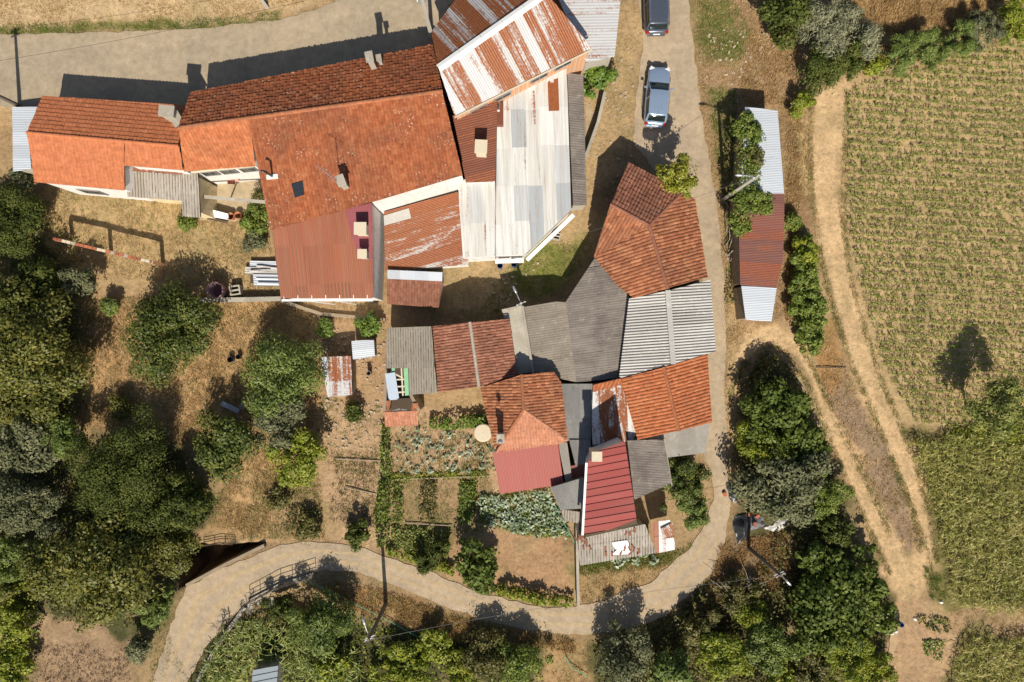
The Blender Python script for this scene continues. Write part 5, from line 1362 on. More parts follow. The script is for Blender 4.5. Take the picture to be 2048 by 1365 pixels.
maize('reed_patch', [(570, 1330), (720, 1290), (740, 1400), (560, 1400)], .5, .4, 1.7, 8, L_REED, 'strap leaved plants right of the blue grey garden shed', 65, .3, .7, .06, .05)

# ploughed rows
def stubble(name, poly, mat, label, seed, dens=10):
    return blades(name, [(poly, dens, 4, .14)], mat, label, seed, .03)
stubble('bed_stubble', [(655, 905), (755, 905), (750, 1050), (660, 1040)], L_BRN, 'dry stubble clods in the bare plot', 71, 40)
stubble('plot_stubble', [(70, 1290), (260, 1290), (262, 1380), (50, 1380)], L_BRN, 'dry clods in the ploughed corner plot', 72, 30)

# kale plants
def kale_mesh(seed, n=11, size=.34):
    rng = np.random.default_rng(seed); a = rng.uniform(0, 6.28, n); h = rng.uniform(.15, .45, n); r_ = size * rng.uniform(.3, .9, n)
    C = np.stack([np.cos(a) * r_, np.sin(a) * r_, h], 1); N = unit(np.stack([np.cos(a) * .5, np.sin(a) * .5, np.ones(n)], 1) + rng.normal(size=(n, 3)) * .25)
    V, F = leaf_quads(C, N, size * .95, size * .62, rng); m = MB(); m.tube([(0, 0, -.05), (0, 0, .35)], .02, 5)
    b = len(V); V = np.concatenate([V, np.array([tuple(v) for v in m.V])])
    me = mesh_data('kale_plant', V, [list(map(int, f)) for f in F] + [[i + b for i in f] for f in m.F]); me.materials.append(L_KALE); return me
KM = [kale_mesh(80 + k) for k in range(6)] + [kale_mesh(90 + k, 8, .26) for k in range(4)]
def kale(n, poly, label, group, seed, lo, hi, sc=(.8, 1.25), dark=None):
    rng = np.random.default_rng(seed); q = sample(poly, n * 6, rng); kept = []
    for p in q:
        if all((p[0] - k_[0]) ** 2 + (p[1] - k_[1]) ** 2 > 42 for k_ in kept): kept.append(p)
        if len(kept) >= n: break
    for k_ in kept:
        p = P(k_[0], k_[1], 0); o = bpy.data.objects.new('kale_plant', KM[random.randint(lo, hi)]); COL.objects.link(o)
        o.location = (p.x, p.y, float(gz(p.x, p.y))); o.rotation_euler.z = random.uniform(0, 6.28); o.scale = (random.uniform(*sc),) * 3
        tag(o, label, 'plant', group)
kale(75, [(785, 862), (850, 858), (960, 868), (985, 900), (1000, 945), (800, 942), (785, 900)], 'silvery kale plant standing in the sparse kale plot', 'kale plants in the sparse plot', 83, 0, 9, (.4, .85))
kale(120, [(975, 985), (1000, 992), (1060, 985), (1098, 982), (1118, 1020), (1140, 1070), (1060, 1068), (970, 1045), (955, 1010)], 'pale kale plant in the dense kale patch', 'kale plants in the dense patch', 84, 0, 9, (.6, 1.15))
kale(9, [(1215, 1115), (1260, 1105), (1330, 1105), (1320, 1118), (1220, 1130)], 'grey green kale plant on the verge below the patched shed', 'kale plants on the verge', 85, 0, 5, (.7, 1.1))
blades('plot_growth', [([(782, 862), (965, 866), (998, 945), (785, 942)], 40, 4, .16)], L_BRAM, 'dry green brown growth between the sparse kale plants', 35, .015)
cloud('kale_undergrowth', [(970, 988), (1100, 985), (1140, 1075), (1060, 1075), (960, 1045), (950, 1010)], L_VINE, 'dark green leaves between the kale plants of the dense patch', .3, 170, .2, .12, 57, 'ground cover', 'stuff')

# ---------------------------------------------------------------- cars
def paint(name, col, metal=.5, rough=.25):
    t = NT(name); t.b.inputs['Coat Weight'].default_value = .7; t.b.inputs['Coat Roughness'].default_value = .06
    dust = t.noise(t.pos(), 5, 5, .7)
    return t.done(t.mix(t.math('MULTIPLY', dust, .18), col, (.45, .38, .28)), rough, .5, metal)
M_CGLASS = mat_plain('car_glass', (.012, .018, .018), .06, .1, 2, .6)
M_TYRE = mat_plain('tyre_rubber', (.02, .02, .02), .85)
M_RIM = mat_plain('alloy_rim', (.45, .46, .47), .3, .1, 3, .5, .8)
M_LAMPR = mat_plain('red_lamp', (.35, .02, .015), .2, .1, 3, .5)
M_LAMPW = mat_plain('clear_lamp', (.65, .66, .66), .12, .1, 3, .5)
M_CHROME = mat_plain('bright_trim', (.75, .76, .78), .15, .05, 3, .5, .9)
M_TRIM = mat_plain('black_trim', (.02, .02, .022), .5)

def loft(stations, name, mat, parent, sub=1, closed=True):
    """stations: list of (x, [(y,z) half profile from bottom to top centre])"""
    V = []; F = []; n = len(stations[0][1]); full = 2 * n - 1
    for x, prof in stations:
        ring_ = [(x, y, z) for y, z in prof] + [(x, -y, z) for y, z in prof[-2::-1]]
        V += ring_
    for i in range(len(stations) - 1):
        for k in range(full - 1):
            a = i * full + k; F.append([a, a + 1, a + full + 1, a + full])
        F.append([i * full + full - 1, i * full, (i + 1) * full, (i + 1) * full + full - 1])
    F.append(list(range(full))[::-1]); F.append([(len(stations) - 1) * full + k for k in range(full)])
    o = mk(name, V, F, mat, None, None, True); o.parent = parent
    s_ = o.modifiers.new('sub', 'SUBSURF'); s_.levels = sub + 1; s_.render_levels = sub + 1
    return o

def car(px, py, rz, label, pm, Lc=4.55, Wc=1.76, Hc=1.48, suv=False):
    """built along +x = forward, then turned"""
    p = P(px, py, .7); e = empty('parked_car', (p.x, p.y, 0.02), label, 'car', None)
    e.rotation_euler.z = rz
    hl, hw = Lc / 2, Wc / 2; bz = .30 if suv else .22; belt = Hc * .62
    def bp(w_, zt, zs=None, bz_=bz):
        w_ *= hw; return [(w_ * .70, bz_), (w_ * .96, bz_ + .08), (w_, (bz_ + zt) * .5), (w_ * .97, zt - .12), (w_ * .86, zt - .02), (w_ * .45, zt + .015), (0, zt + .025)]
    st = [(-hl, bp(.80, belt - .16, bz_=bz + .16)), (-hl + .10, bp(.92, belt - .04, bz_=bz + .06)), (-hl + .5, bp(.99, belt)), (-hl + 1.3, bp(1.0, belt)), (-.1, bp(1.0, belt)), (hl - 1.55, bp(1.0, belt - .01)),
          (hl - 1.0, bp(.99, belt - .05)), (hl - .45, bp(.95, belt - .13)), (hl - .15, bp(.86, belt - .22, bz_=bz + .05)), (hl, bp(.66, belt - .32, bz_=bz + .14))]
    loft(st, 'body', pm, e)
    # greenhouse of dark glass, then the painted roof, pillars
    xr, xf = (-hl + .22, hl - 1.30) ; rr, rf = (-hl + (.48 if suv else .62), hl - 2.05)
    def gp(w_, zt): w_ *= hw; return [(w_, belt - .06), (w_ * .99, belt + .02), (w_ * .93, belt + (zt - belt) * .5), (w_ * .86, zt - .05), (w_ * .80, zt - .02), (w_ * .4, zt), (0, zt + .01)]
    loft([(xr, gp(.78, belt + .04)), (xr + .06, gp(.84, belt + .10)), (rr, gp(.90, Hc - .05)), (0 - .3, gp(.93, Hc - .03)), (rf, gp(.91, Hc - .05)), (xf - .06, gp(.86, belt + .07)), (xf, gp(.78, belt + .02))], 'window_glass', M_CGLASS, e)
    def rp(w_, zt): w_ *= hw; return [(w_ * .86, zt - .075), (w_ * .865, zt - .04), (w_ * .83, zt - .008), (w_ * .6, zt + .012), (w_ * .4, zt + .018), (w_ * .2, zt + .02), (0, zt + .022)]
    loft([(rr - .10, rp(.86, Hc - .07)), (rr - .04, rp(.90, Hc - .04)), (rr + .4, rp(.93, Hc - .01)), (-.3, rp(.94, Hc + .003)), (rf - .3, rp(.93, Hc - .01)), (rf + .02, rp(.90, Hc - .035)), (rf + .08, rp(.86, Hc - .06))], 'roof', pm, e)
    for s_ in (-1, 1):
        def pil(a, b, w_=.06):
            o = MB().beam(a, b, w_, .05).build('pillar', pm, None); o.parent = e
        pil((xf - .05, s_ * hw * .86, belt + .0), (rf + .03, s_ * hw * .76, Hc - .06))
        pil((-.35, s_ * hw * .965, belt - .02), (-.35, s_ * hw * .80, Hc - .06))
        pil((xr + .05, s_ * hw * .80, belt + .02), (rr - .02, s_ * hw * .74, Hc - .08), .12)
        o = MB().beam((xf - .45, s_ * hw * .995, belt - .03), (xr + .3, s_ * hw * .985, belt - .03), .03, .04).build('waist_trim', M_CHROME if not suv else M_TRIM, None); o.parent = e
        m = MB(); m.box((xf - .42, s_ * (hw + .10), belt + .06), (.11, .20, .13)); mi = m.build('wing_mirror', pm, None); mi.parent = e
        g = MB().box((xf - .48, s_ * (hw + .10), belt + .06), (.02, .16, .09)).build('mirror_glass', M_CHROME, None); g.parent = mi
        h_ = MB().box((hl - .22, s_ * hw * .66, belt - .26), (.26, .32, .12), -s_ * .5).build('headlight', M_LAMPW, None); h_.parent = e
        t_ = MB().box((-hl + .07, s_ * hw * .78, belt - .16), (.16, .22, .2), s_ * .35).build('tail_light', M_LAMPR, None); t_.parent = e
        for x in (hl - .92, -hl + .88):
            w_ = empty('wheel', (x, s_ * (hw - .10), .32)); w_.parent = e
            ty = MB(); ty.lathe((0, 0, 0), [(.20, -.10), (.31, -.10), (.335, -.06), (.335, .06), (.31, .10), (.20, .10)], 24); ob = ty.build('tyre', M_TYRE, None, True); ob.parent = w_; ob.rotation_euler.x = math.pi / 2
            ri = MB(); ri.lathe((0, 0, 0), [(.0, .07 * s_ * -1), (.06, .075 * -s_), (.20, .055 * -s_), (.215, .09 * -s_)], 20); ob = ri.build('rim', M_RIM, None, True); ob.parent = w_; ob.rotation_euler.x = math.pi / 2
        if suv:
            a = Vector((rr + .12, s_ * hw * .70, Hc + .05)); b = Vector((rf - .15, s_ * hw * .72, Hc + .06))
            o = MB().tube([a - Vector((0, 0, .06)), a, b, b - Vector((0, 0, .06))], .022, 8).build('roof_rail', M_CHROME, None, True); o.parent = e
    for k in range(3 if not suv else 0):
        y = (k - 1) * .22; o = MB().beam((rr + .2, y, Hc + .018), (rf - .15, y, Hc + .018), .025, .012).build('roof_rib', pm, None); o.parent = e
    for nm, x, mt in (('number_plate', -hl - .005, M_WHITEP), ('front_grille', hl - .012, M_TRIM)):
        o = MB().box((x, 0, belt - .33), (.03, .5, .11)).build(nm, mt, None); o.parent = e
    o = MB().box((-hl + .02, 0, bz + .18), (.12, Wc * .72, .12)).build('rear_bumper', pm, None); o.parent = e
    a_ = MB().tube([(rr + .12, 0, Hc), (rr + .02, 0, Hc + .14)], .012, 5).build('roof_aerial', M_TRIM, None); a_.parent = e
    return e
car(1315, 192, R(90 - 5), 'silver blue estate car parked alone on the lane', paint('silver_blue_paint', (.34, .46, .63)), 4.35, 1.72, 1.46)
car(1312, 6, R(90 + 1), 'dark navy car with roof rails at the top edge of the lane', paint('navy_paint', (.06, .085, .13), .4), 4.6, 1.80, 1.60, True)

# ---------------------------------------------------------------- poles, wires
M_POLE = mat_plain('pole_concrete', (.48, .44, .38), .9, .2, 4)
M_DPOLE = mat_plain('dark_pole', (.16, .13, .10), .9, .3, 5)
def pole(px, py, h, label, lamp=None, mat=None, w0=.26, w1=.15, lean=(0, 0)):
    p = G(px, py); g = p.z; e = empty('utility_pole', (p.x, p.y, g), label, 'pole')
    m = MB(); n = 8; b = Vector((p.x, p.y, g - .3)); t_ = Vector((p.x + lean[0], p.y + lean[1], g + h))
    m.tube([b, b.lerp(t_, .5), t_], [w0 / 2 * 1.25, (w0 + w1) / 4 * 1.25, w1 / 2 * 1.25], 4 if mat is None else 10).build('shaft', mat or M_POLE, e)
    for k in (.15, .45): MB().box(t_ - Vector((0, 0, k)), (.7, .06, .06), .4).build('cross_bracket', M_STEEL, e)
    for s_ in (-.3, .3): MB().lathe(t_ + Vector((s_ * math.cos(.4), s_ * math.sin(.4), -.12)), [(.03, 0), (.05, .05), (.03, .1), (.0, .14)], 8).build('insulator', M_WHITEP, e)
    if lamp:
        d = Vector((lamp[0], lamp[1], 0)); a = t_ - Vector((0, 0, .5)); hd = a + d + Vector((0, 0, .35))
        arm = MB().tube([a, a + d * .6 + Vector((0, 0, .3)), hd], .03, 7).build('lamp_arm', M_STEEL, e)
        dn = d.normalized()
        MB().tube([hd - dn * .08, hd + dn * .1, hd + dn * .38, hd + dn * .5], [.04, .09, .085, .03], 10).build('lamp_head', M_STEEL, arm, True)
    return t_
tops = []
tA = pole(1448, 398, 7.0, 'lamp pole standing by the lane shed', (-.95, .05))
tB = pole(1041, 612, 3.4, 'small lamp pole on the corner of the stained concrete roof', (-.35, .75), None, .2, .14)
tC = pole(772, 1207, 6.2, 'dark lamp pole on the verge of the lower lane', (-.25, .95), M_DPOLE)
tD = pole(1496, 1095, 5.2, 'dark lamp pole leaning by the tarpaulin heap', (.35, -.35), M_DPOLE, lean=(.4, -.3))
tE = pole(864, 76, 5.5, 'concrete pole between the street and the rusty barn', None)
tF = pole(42, 214, 5.5, 'pole at the corner of the orange cottage by the street', None, M_DPOLE)
tG = pole(534, 16, 6.0, 'pole on the bank at the top edge above the street', None)
def wire(a, b, label, sag=.5):
    a = Vector(a); b = Vector(b); n = 14
    pts = [a.lerp(b, k / n) - Vector((0, 0, sag * 4 * (k / n) * (1 - k / n))) for k in range(n + 1)]
    o = MB().tube(pts, .010, 5).build('overhead_wire', M_BLACK); tag(o, label, 'wire', 'overhead wires')
wire(P(-40, 128, 6.5), P(700, -20, 6.5), 'overhead wire crossing the street and the bank')
wire(tF, P(-60, 130, 6.8), 'overhead wire from the cottage corner pole to the west edge')
wire(tA, P(1160, 470, 4.2), 'overhead wire from the lane shed pole to the white workshop')
wire(tC, P(620, 1260, 4.5), 'overhead wire running west from the lower lane pole')
wire(tD, tC, 'long overhead wire over the lower lane between two dark poles', .9)
for k, (px, py) in enumerate(((70, -18), (232, -22), (398, -30))):
    p = G(px, py); g = p.z; e = empty('fence_post', (p.x, p.y, g), ['westmost wooden post on the bank', 'middle wooden post on the bank', 'eastmost wooden post on the bank'][k], 'post', 'posts on the bank')
    MB().tube([(p.x, p.y, g - .2), (p.x + .1, p.y, g + 1.9)], .07, 8).build('post_shaft', M_DKWOOD, e); MB().box((p.x + .1, p.y, g + 1.93), (.18, .18, .05)).build('post_cap', M_DKWOOD, e)

# ---------------------------------------------------------------- walls, railings, bridge
def wallbeam(name, pts, h, th, mat, label, cat='wall', capmat=None, base=-.5):
    c = P(*pts[0], 0); e = empty(name, (c.x, c.y, 0), label, cat)
    for a, b in zip(pts, pts[1:]):
        A_, B_ = P(*a, h), P(*b, h); mid = Vector((0, 0, -(h - base) / 2))
        MB().beam(A_ + mid, B_ + mid, th, h - base).build('wall_segment', mat, e)
        if capmat: MB().beam(A_ + Vector((0, 0, .03)), B_ + Vector((0, 0, .03)), th + .06, .06).build('coping', capmat, e)
    return e
wallbeam('retaining_wall', [(395, 601), (480, 600), (562, 598)], .55, .28, W_STONE, 'low stone wall behind the pink tub', capmat=M_CONC)
wallbeam('retaining_wall', [(562, 602), (640, 628), (770, 640)], .35, .24, W_STONE, 'low wall below the terracotta annex')
wallbeam('garden_wall', [(1154, 1035), (1155, 1130), (1157, 1215)], .9, .14, W_GREY, 'thin wall along the east side of the tilled bed', capmat=M_CONC)
wallbeam('yard_wall', [(1210, 185), (1196, 245), (1172, 312)], 1.0, .16, W_GREY, 'pale curved yard wall below the citrus tree', capmat=M_CONC)
wallbeam('bridge_parapet', [(372, 1172), (450, 1130), (528, 1092)], .32, .24, W_STONE, 'north kerb wall of the bridge above the gully', 'parapet', None, -3.0)
wallbeam('bridge_parapet', [(498, 1205), (560, 1172), (628, 1150)], .10, .30, W_STONE, 'south ledge of the bridge below the railing', 'parapet', M_CONC, -1.8)
wallbeam('lane_kerb', [(490, 1215), (455, 1262), (415, 1325), (395, 1365)], .10, .22, W_STONE, 'broken concrete kerb along the lower lane', 'kerb', M_CONC)
sheet('courtyard_floor', [(370, 350), (520, 345), (535, 400), (470, 445), (400, 440)], .10, mat_road('courtyard_concrete', (.50, .40, .26), (.36, .28, .18)), 2, 12, 'patchy concrete courtyard floor')
sheet('yard_slab', [(1172, 190), (1208, 188), (1192, 245), (1172, 305)], .06, mat_road('yard_concrete', (.44, .34, .21), (.38, .29, .18)), 1, 14, 'small concrete yard beside the narrow lean-to')
sheet('footpath', [(1785, 1225), (1800, 1225), (1795, 1290), (1770, 1365), (1755, 1365), (1780, 1290)], .10, mat_road('path_dust', (.46, .32, .19), (.42, .29, .17)), 2, 10, 'narrow dusty footpath to the bottom edge')

def railing(pts, h, label, nb):
    c = P(*pts[0], 0); e = empty('railing', (c.x, c.y, 0), label, 'railing')
    A_ = [P(*q, .1) for q in pts]
    up = Vector((0, 0, h))
    for k in (1.0, .62, .3):
        for a, b in zip(A_, A_[1:]): MB().tube([a + up * k, b + up * k], .022, 6).build('rail', M_DKWOOD, e)
    for k in range(nb + 1):
        t_ = k / nb * (len(A_) - 1); i = min(int(t_), len(A_) - 2); p = A_[i].lerp(A_[i + 1], t_ - i)
        MB().tube([p - Vector((0, 0, .2)), p + up], .028, 6).build('railing_post', M_DKWOOD, e)
railing([(500, 1201), (562, 1168), (632, 1146)], 1.0, 'thin dark railing on the south side of the bridge', 6)
railing([(408, 1090), (440, 1084), (470, 1086)], .5, 'short railing on the far side of the gully', 3)
for k in range(4):
    p = P(500 + k * 13, 1214 - k * 1.5, 0); o = MB().box((p.x, p.y, -.06 - k * .12), (.42, .85, .2), .1).build('stone_step', M_CONC); tag(o, ['top', 'second', 'third', 'lowest'][k] + ' stone step going down from the lane by the railing', 'step', 'steps by the bridge')

# brick beam on three posts
e = empty('brick_wall', P(200, 500, 0), 'narrow brick beam on posts standing in the dry grass', 'wall')
A_ = P(107, 478, 2.0); B_ = P(300, 524, 2.0)
MB().beam(A_ - Vector((0, 0, .10)), B_ - Vector((0, 0, .10)), .20, .18).build('beam', W_GREY, e)
for t_ in (.01, .43, .99):
    p = A_.lerp(B_, t_); MB().box((p.x, p.y, .85), (.26, .24, 1.75), -.2).build('post', M_BRICK, e)
M_BR1 = mat_plain('red_brick', (.46, .15, .075), .9, .35, 5, objv=.45); bm_ = None; n = 22
for k in range(n):
    p = A_.lerp(B_, (k + .5) / n); d = (B_ - A_).normalized()
    if random.random() < .12: continue
    if bm_ is None:
        bm_ = []
        for mt in (M_BR1, M_CREAM):
            bx = MB().box((0, 0, 0), (.29, .19, .09)); me = mesh_data('brick', bx.V, bx.F); me.materials.append(mt); bm_.append(me)
    o = bpy.data.objects.new('brick', bm_[random.random() < .25]); COL.objects.link(o)
    o.parent = e; o.matrix_parent_inverse = Matrix.Translation(-Vector(e.location)); o.location = p + Vector((0, 0, .04)); o.rotation_euler.z = math.atan2(d.y, d.x) + random.uniform(-.06, .06)

# ---------------------------------------------------------------- yard things
def bucket(name, px, py, r_, h, mat, label, cat, inner=None, z0=0, group=None):
    p = P(px, py, h); g = float(gz(p.x, p.y)) + z0; e = empty(name, (p.x, p.y, g), label, cat, group)
    MB().lathe((p.x, p.y, g), [(r_ * .05, .0), (r_ * .86, .0), (r_ * .96, h * .5), (r_, h), (r_ * 1.05, h + .02), (r_ * 1.05, h + .05), (r_ * .93, h + .04), (r_ * .88, h * .5), (r_ * .8, .08), (0.01, .08)], 28).build('shell', mat, e, True)
    MB().lathe((p.x, p.y, g), [(r_ * .01, .18 * h), (r_ * .8, .18 * h)], 20).build('contents', inner or M_DKWOOD, e)
    return e
M_PINK = mat_plain('faded_pink_plastic', (.42, .26, .25), .6, .12, 2)
M_BLUEB = mat_plain('blue_plastic', (.03, .10, .30), .45, .2, 3, .4)
M_POT = mat_plain('terracotta_pot', (.42, .17, .085), .85, .3, 6)
bucket('round_tub', 430, 581, .58, 1.05, M_PINK, 'large round faded pink tub by the stone wall', 'tub', mat_plain('tub_inside', (.20, .12, .13)))
bucket('blue_barrel', 1000, 532, .20, .8, M_BLUEB, 'blue barrel at the white workshop wall, nearer the rusty lean-to', 'barrel', M_BLACK)
bucket('blue_barrel', 1028, 529, .20, .8, M_BLUEB, 'blue barrel at the white workshop wall, nearer the lamp pole', 'barrel', M_BLACK)
bucket('clay_pot', 461, 433, .26, .5, M_POT, 'round clay pot beside the white board in the courtyard', 'pot')
bucket('clay_pot', 476, 431, .25, .5, M_POT, 'second clay pot beside the courtyard bush', 'pot', mat_plain('dry_soil', (.16, .11, .07)))
bucket('black_pot', 461, 719, .22, .4, M_BLACK, 'empty black pot on the dry slope', 'pot')
bucket('black_pot', 477, 714, .18, .4, M_BLACK, 'smaller black pot behind the empty one on the slope', 'pot')
bucket('pale_pipe', 737, 747, .17, .6, M_CONC, 'short upright concrete pipe by the scrap hutch', 'pipe', M_BLACK)
bucket('black_bucket', 1790, 1243, .22, .7, M_BLACK, 'black drum at the footpath beside the white sacks', 'drum')
bucket('blue_bucket', 1803, 1250, .17, .6, M_BLUEB, 'dark blue bucket at the start of the footpath', 'bucket')
# concrete well ring by the pyramid house
p = P(966, 866, .9); e = empty('round_tank', (p.x, p.y, 0), 'round concrete tank against the pyramid roofed house', 'tank')
MB().lathe((p.x, p.y, 0), [(.62, -.2), (.62, .9), (.02, .93)], 32).build('tank_body', M_CONC, e); MB().lathe((p.x, p.y, 0), [(.66, .84), (.66, .92), (.6, .97), (.02, .98)], 32).build('tank_lid', M_CREAM, e)
# concrete hollow blocks
def block(px, py, s_, label, rz=.15):
    p = P(px, py, .45); e = empty('hollow_block', (p.x, p.y, 0), label, 'block'); m = MB()
    for x, y, w_, d_ in ((-.4, 0, .12, .8), (.4, 0, .12, .8), (0, 0, .68, .12), (0, .36, .68, .1), (0, -.36, .68, .1)):
        q = Matrix.Rotation(rz, 3, 'Z') @ Vector((x * s_, y * s_, 0)); m.box((p.x + q.x, p.y + q.y, .3), (w_ * s_, d_ * s_, .6), rz)
    m.build('block_body', M_CONC, e); MB().box((p.x, p.y, .08), (.66 * s_, .6 * s_, .1), rz).build('block_floor', M_BLACK, e)
block(471, 581, .85, 'grey hollow concrete block right of the pink tub')
block(1113, 473, .62, 'small hollow concrete block by the workshop wall', -.2)
# stack of old sheets beside the annex
e = empty('sheet_stack', P(520, 548, 0), 'stack of bent grey corrugated sheets beside the terracotta annex', 'stack')
for k, pts in enumerate(([(500, 521), (556, 523), (558, 540), (500, 538)], [(491, 534), (556, 534), (558, 552), (490, 549)], [(506, 548), (558, 550), (560, 574), (508, 572)], [(513, 530), (556, 536), (556, 541), (513, 536)], [(512, 556), (556, 556), (557, 562), (512, 562)], [(500, 541), (540, 538), (541, 543), (500, 546)], [(515, 566), (556, 566), (557, 571), (515, 571)])):
    z = .35 + k * .05; f = Face(pts, [(*pts[0], z), (*pts[1], z + .05), (*pts[2], z)], run=(1, .02)); sheets(f, F_LIGHT if k % 2 else S_ZINC, e, 1.2, 5, .17, .03, name='loose_sheet')
MB().box(P(524, 548, .15), (1.6, 1.4, .3)).build('stack_base', M_DKWOOD, e)
# white board, red bin, awning rail
e = empty('white_board', P(437, 431, 0), 'white board leaning on the courtyard wall next to the pots', 'board'); slab(e, 'board_panel', [(425, 420), (456, 428), (457, 440), (424, 434)], [.75, .75, .45, .45], M_WHITEP); slab(e, 'board_foot', [(415, 436), (455, 444), (455, 447), (414, 439)], [.3] * 4, M_DKWOOD)
MB().beam(P(426, 424, .3), P(456, 431, .3), .05, .5).build('board_stand', M_DKWOOD, e)
e = empty('courtyard_beam', P(460, 395, 0), 'pale concrete beam spanning the courtyard', 'beam'); MB().beam(P(398, 393, 2.3), P(535, 405, 2.3), .22, .14).build('beam_span', M_CONC, e); MB().beam(P(459, 396, 2.3), P(461, 398, 0), .1, .1).build('beam_post', M_DKWOOD, e)
e = empty('wash_basin', P(460, 360, 0), 'small rust red basin on a pipe stand in the courtyard', 'basin'); q = P(462, 364, .9); MB().box((q.x, q.y, .85), (.5, .28, .16)).build('basin_bowl', mat_plain('rust_red', (.30, .10, .055)), e); MB().tube([(q.x - .1, q.y, 0), (q.x - .1, q.y, .8)], .04, 6).build('stand', M_DKWOOD, e)
q = P(474, 363, 1.0); MB().lathe((q.x, q.y, .95), [(.01, 0), (.16, .01), (.16, .05), (.12, .04)], 20).build('basin_plate', mat_plain('pink_plate', (.55, .33, .28)), e)
# dead branches on the west of the lane shed
rnd = random.Random(5); e = empty('branch_pile', P(1465, 490, 0), 'pile of grey dead branches beside the lane shed', 'branches')
for k in range(42):
    x = rnd.uniform(1452, 1482); y = rnd.uniform(408, 530); a = P(x, y, rnd.uniform(.1, .9)); an = rnd.gauss(1.35, .35); L_ = rnd.uniform(.6, 1.7)
    b = a + Vector((math.cos(an) * L_, math.sin(an) * L_, rnd.uniform(-.3, .5))); MB().tube([a, a.lerp(b, .5) + Vector((.04, 0, .05)), b], [.03, .022, .01], 5).build('branch', M_PALE, e)
rnd = random.Random(9); e = empty('branch_pile', P(1468, 1200, 0), 'scattered grey dead branches at the outer bend', 'branches')
for k in range(46):
    x = rnd.uniform(1452, 1505); y = rnd.uniform(1165, 1235); a = P(x, y, rnd.uniform(.3, 1.3)); an = rnd.uniform(0, 3.14); L_ = rnd.uniform(.6, 2.0)
    b = a + Vector((math.cos(an) * L_, math.sin(an) * L_, rnd.uniform(-.2, .4))); MB().tube([a, a.lerp(b, .5) + Vector((.04, 0, .05)), b], [.03, .02, .01], 5).build('branch', M_PALE, e)

# tarpaulin heap under the olive
def tarp(name, poly, h, mat, label, seed):
    xs = [p_[0] for p_ in poly]; ys = [p_[1] for p_ in poly]; n = 26
    gx, gy = np.meshgrid(np.linspace(min(xs), max(xs), n), np.linspace(min(ys), max(ys), n)); d = sdist(poly, gx, gy)
    X = (gx - CX) / S; Y = (CY - gy) / S
    Z = gz(X, Y) + .01 + sstep(0, 22, d) * h * (.45 + .8 * vnoise(X, Y, .7, seed)) + vnoise(X, Y, .22, seed + 1) * .12
    i = np.arange(n * n).reshape(n, n); F = np.stack([i[1:, :-1], i[1:, 1:], i[:-1, 1:], i[:-1, :-1]], -1).reshape(-1, 4); ok = (d > 0).ravel(); F = F[ok[F].sum(1) >= 3]
    o = mk(name, np.stack([X.ravel(), Y.ravel(), Z.ravel()], 1), F, mat, smooth=True); return tag(o, label, 'tarpaulin')
M_TARP = mat_plain('black_tarp', (.030, .032, .036), .35, .4, 4, .5)
tarp('black_tarpaulin', [(1464, 1050), (1470, 1032), (1490, 1025), (1500, 1040), (1496, 1075), (1475, 1090)], .7, M_TARP, 'crumpled black tarpaulin at the lane edge, lower heap', 3)
tarp('black_tarpaulin', [(1450, 965), (1462, 960), (1478, 985), (1474, 1010), (1458, 998)], .6, M_TARP, 'crumpled black tarpaulin at the lane edge, upper heap', 4)
tarp('grey_tarpaulin', [(1495, 1030), (1525, 1032), (1530, 1052), (1500, 1062)], .3, mat_plain('grey_tarp', (.13, .13, .14), .5, .4, 4), 'grey tarpaulin weighed down with red bricks', 5)
tarp('white_tarpaulin', [(1522, 1056), (1545, 1050), (1572, 1020), (1584, 1030), (1575, 1052), (1550, 1064)], .35, mat_plain('white_tarp', (.60, .57, .52), .7, .25, 4), 'dirty white tarpaulin below the big grey olive', 6)
for k, (x, y) in enumerate(((1499, 1029), (1514, 1032), (1508, 1048), (1451, 990), (1596, 478), (1600, 460), (1592, 490))):
    p = P(x, y, .3); g = float(gz(p.x, p.y)); o = MB().box((p.x, p.y, g + (.38 if k < 3 else .15)), (.30, .22, .18), k * .7).build('loose_brick', M_BR1)
    tag(o, ['loose red brick at the west corner of the grey tarpaulin', 'loose red brick on the far side of the grey tarpaulin', 'loose red brick in the middle of the grey tarpaulin', 'loose red brick beside the upper black tarpaulin', 'middle red brick east of the maroon sheets', 'upper red brick east of the maroon sheets', 'lower red brick east of the maroon sheets'][k], 'brick', 'loose red bricks')
for k, (x, y) in enumerate(((1785, 1268), (1794, 1264), (1832, 1240), (1885, 1206))):
    p = P(x, y, .2); g = float(gz(p.x, p.y)); m = MB().lathe((0, 0, 0), [(.02, 0), (.18, .02), (.24, .12), (.18, .24), (.06, .3), (.03, .36)], 12); o = m.build('white_sack', M_WHITEP, None, True)
    o.location = (p.x, p.y, g); o.scale = (.7, .5, .5); o.rotation_euler = (0, .3 * k, k); tag(o, ['white sack beside the fig thicket', 'larger white sack next to the black drum', 'small white sack at the vegetable rows', 'white sack at the edge of the lower maize'][k], 'sack')
for k, (poly, mt) in enumerate((([(1835, 1232), (1900, 1240), (1900, 1252), (1838, 1246)], L_VINE), ([(1850, 1250), (1905, 1256), (1900, 1268), (1860, 1262)], L_DARK), ([(1850, 1282), (1892, 1285), (1885, 1325), (1850, 1310)], L_CITR))):
    cloud('vegetable_row', poly, mt, ['upper green vegetable row by the footpath', 'second vegetable row by the footpath', 'leafy bright green vegetable clump by the footpath'][k], .45, 170, .18, .11, 101 + k, 'crop', 'stuff')
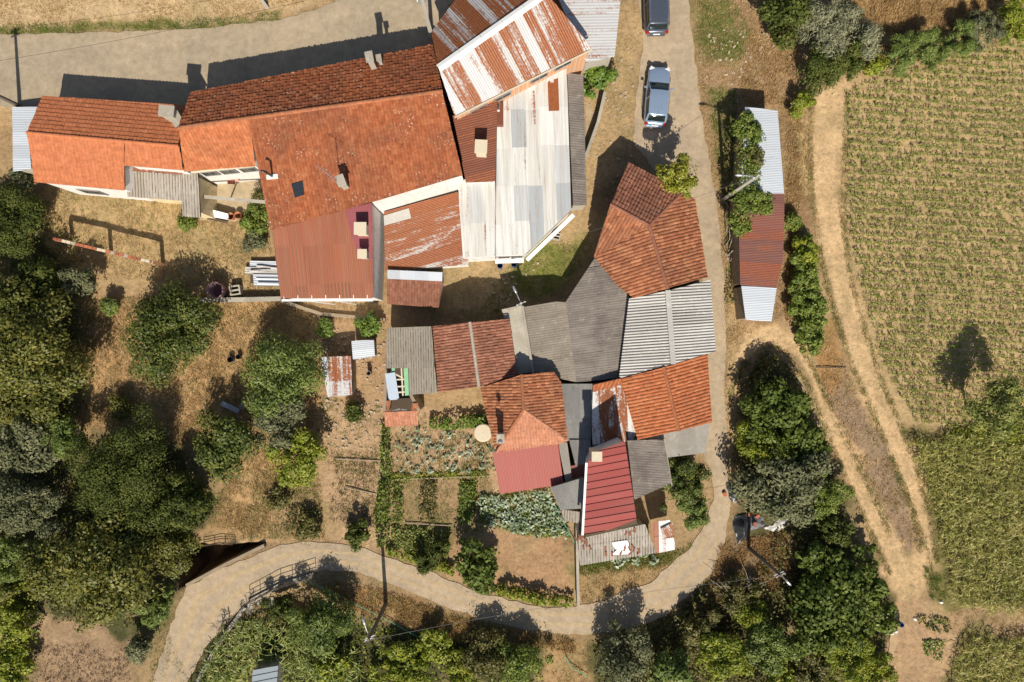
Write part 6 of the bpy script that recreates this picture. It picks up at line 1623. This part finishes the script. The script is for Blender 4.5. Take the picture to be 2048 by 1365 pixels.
# hoses
def hose(pts, label, mat, r_=.02):
    q = [P(x, y, 0) for x, y in pts]; q = [Vector((p.x, p.y, float(gz(p.x, p.y)) + .22)) for p in q]
    tag(MB().tube(q, r_, 6).build('garden_hose', mat), label, 'hose')
M_HOSE = mat_plain('green_hose', (.10, .40, .22), .5)
hose([(1085, 982), (1110, 1010), (1130, 1050), (1150, 1085), (1152, 1100)], 'green hose lying along the dense kale patch', M_HOSE, .03)
hose([(1128, 1308), (1140, 1330), (1165, 1345), (1175, 1352)], 'green hose in the bare dirt gap at the bottom', M_HOSE, .03)
hose([(612, 1158), (650, 1175), (720, 1210), (780, 1240), (860, 1285)], 'green hose running along the slope below the lane', M_HOSE, .025)
# pale wood pieces and stones along the bare plot
for k, (x0, y0, x1, y1, lab) in enumerate(((672, 918, 760, 922, 'pale pole lying across the bare plot'), (690, 975, 752, 988, 'grey pole lying across the lower bare plot'), (785, 960, 980, 952, 'thin pole edging the tilled beds'), (810, 1046, 905, 1052, 'pole edging the bean patch'), (1550, 735, 1695, 735, 'thin dark bar across the verge at the track fork'))):
    if k == 4: x0, x1 = 1632, 1692
    a, b = P(x0, y0, .12), P(x1, y1, .12); e = MB().tube([a, a.lerp(b, .5) + Vector((0, 0, .03)), b], .035, 6).build('lying_pole', M_WOOD if k != 4 else M_DKWOOD); tag(e, lab, 'pole')
p = P(460, 815, .4); e = empty('zinc_trough', (p.x, p.y, 0), 'small zinc trough lying on the dry slope', 'trough'); MB().box((p.x, p.y, .25), (1.4, .35, .3), -.45).build('trough_body', M_STEEL, e); MB().lathe((p.x + .9, p.y + .1, .1), [(.02, .3), (.24, .3), (.27, .34), (.27, .0)], 16).build('trough_lid', M_CONC, e)
# stones scattered on dry ground
rng = np.random.default_rng(55)
SV = []; SF = []
m = MB()
for poly, n in (([(650, 800), (770, 800), (760, 900), (650, 900)], 90), ([(640, 660), (770, 660), (770, 790), (640, 700)], 120), ([(1190, 260), (1270, 0), (1280, 300), (1200, 480)], 70), ([(1400, 60), (1560, 60), (1500, 210), (1400, 200)], 80), ([(950, 560), (1100, 520), (1000, 620)], 40), ([(560, 1150), (640, 1160), (650, 1190), (590, 1190)], 30)):
    for x, y in sample(poly, n, rng):
        p = P(x, y, 0); s_ = rng.uniform(.05, .16); m.box((p.x, p.y, float(gz(p.x, p.y)) + s_ * .2), (s_ * rng.uniform(.8, 1.6), s_, s_ * .8), rng.uniform(0, 3), rng.uniform(-.4, .4))
tag(m.build('rubble', mat_plain('pale_rubble', (.42, .33, .24), .95, .4, 4)), 'pale stones and rubble scattered on the dry ground', 'rubble', kind='stuff')
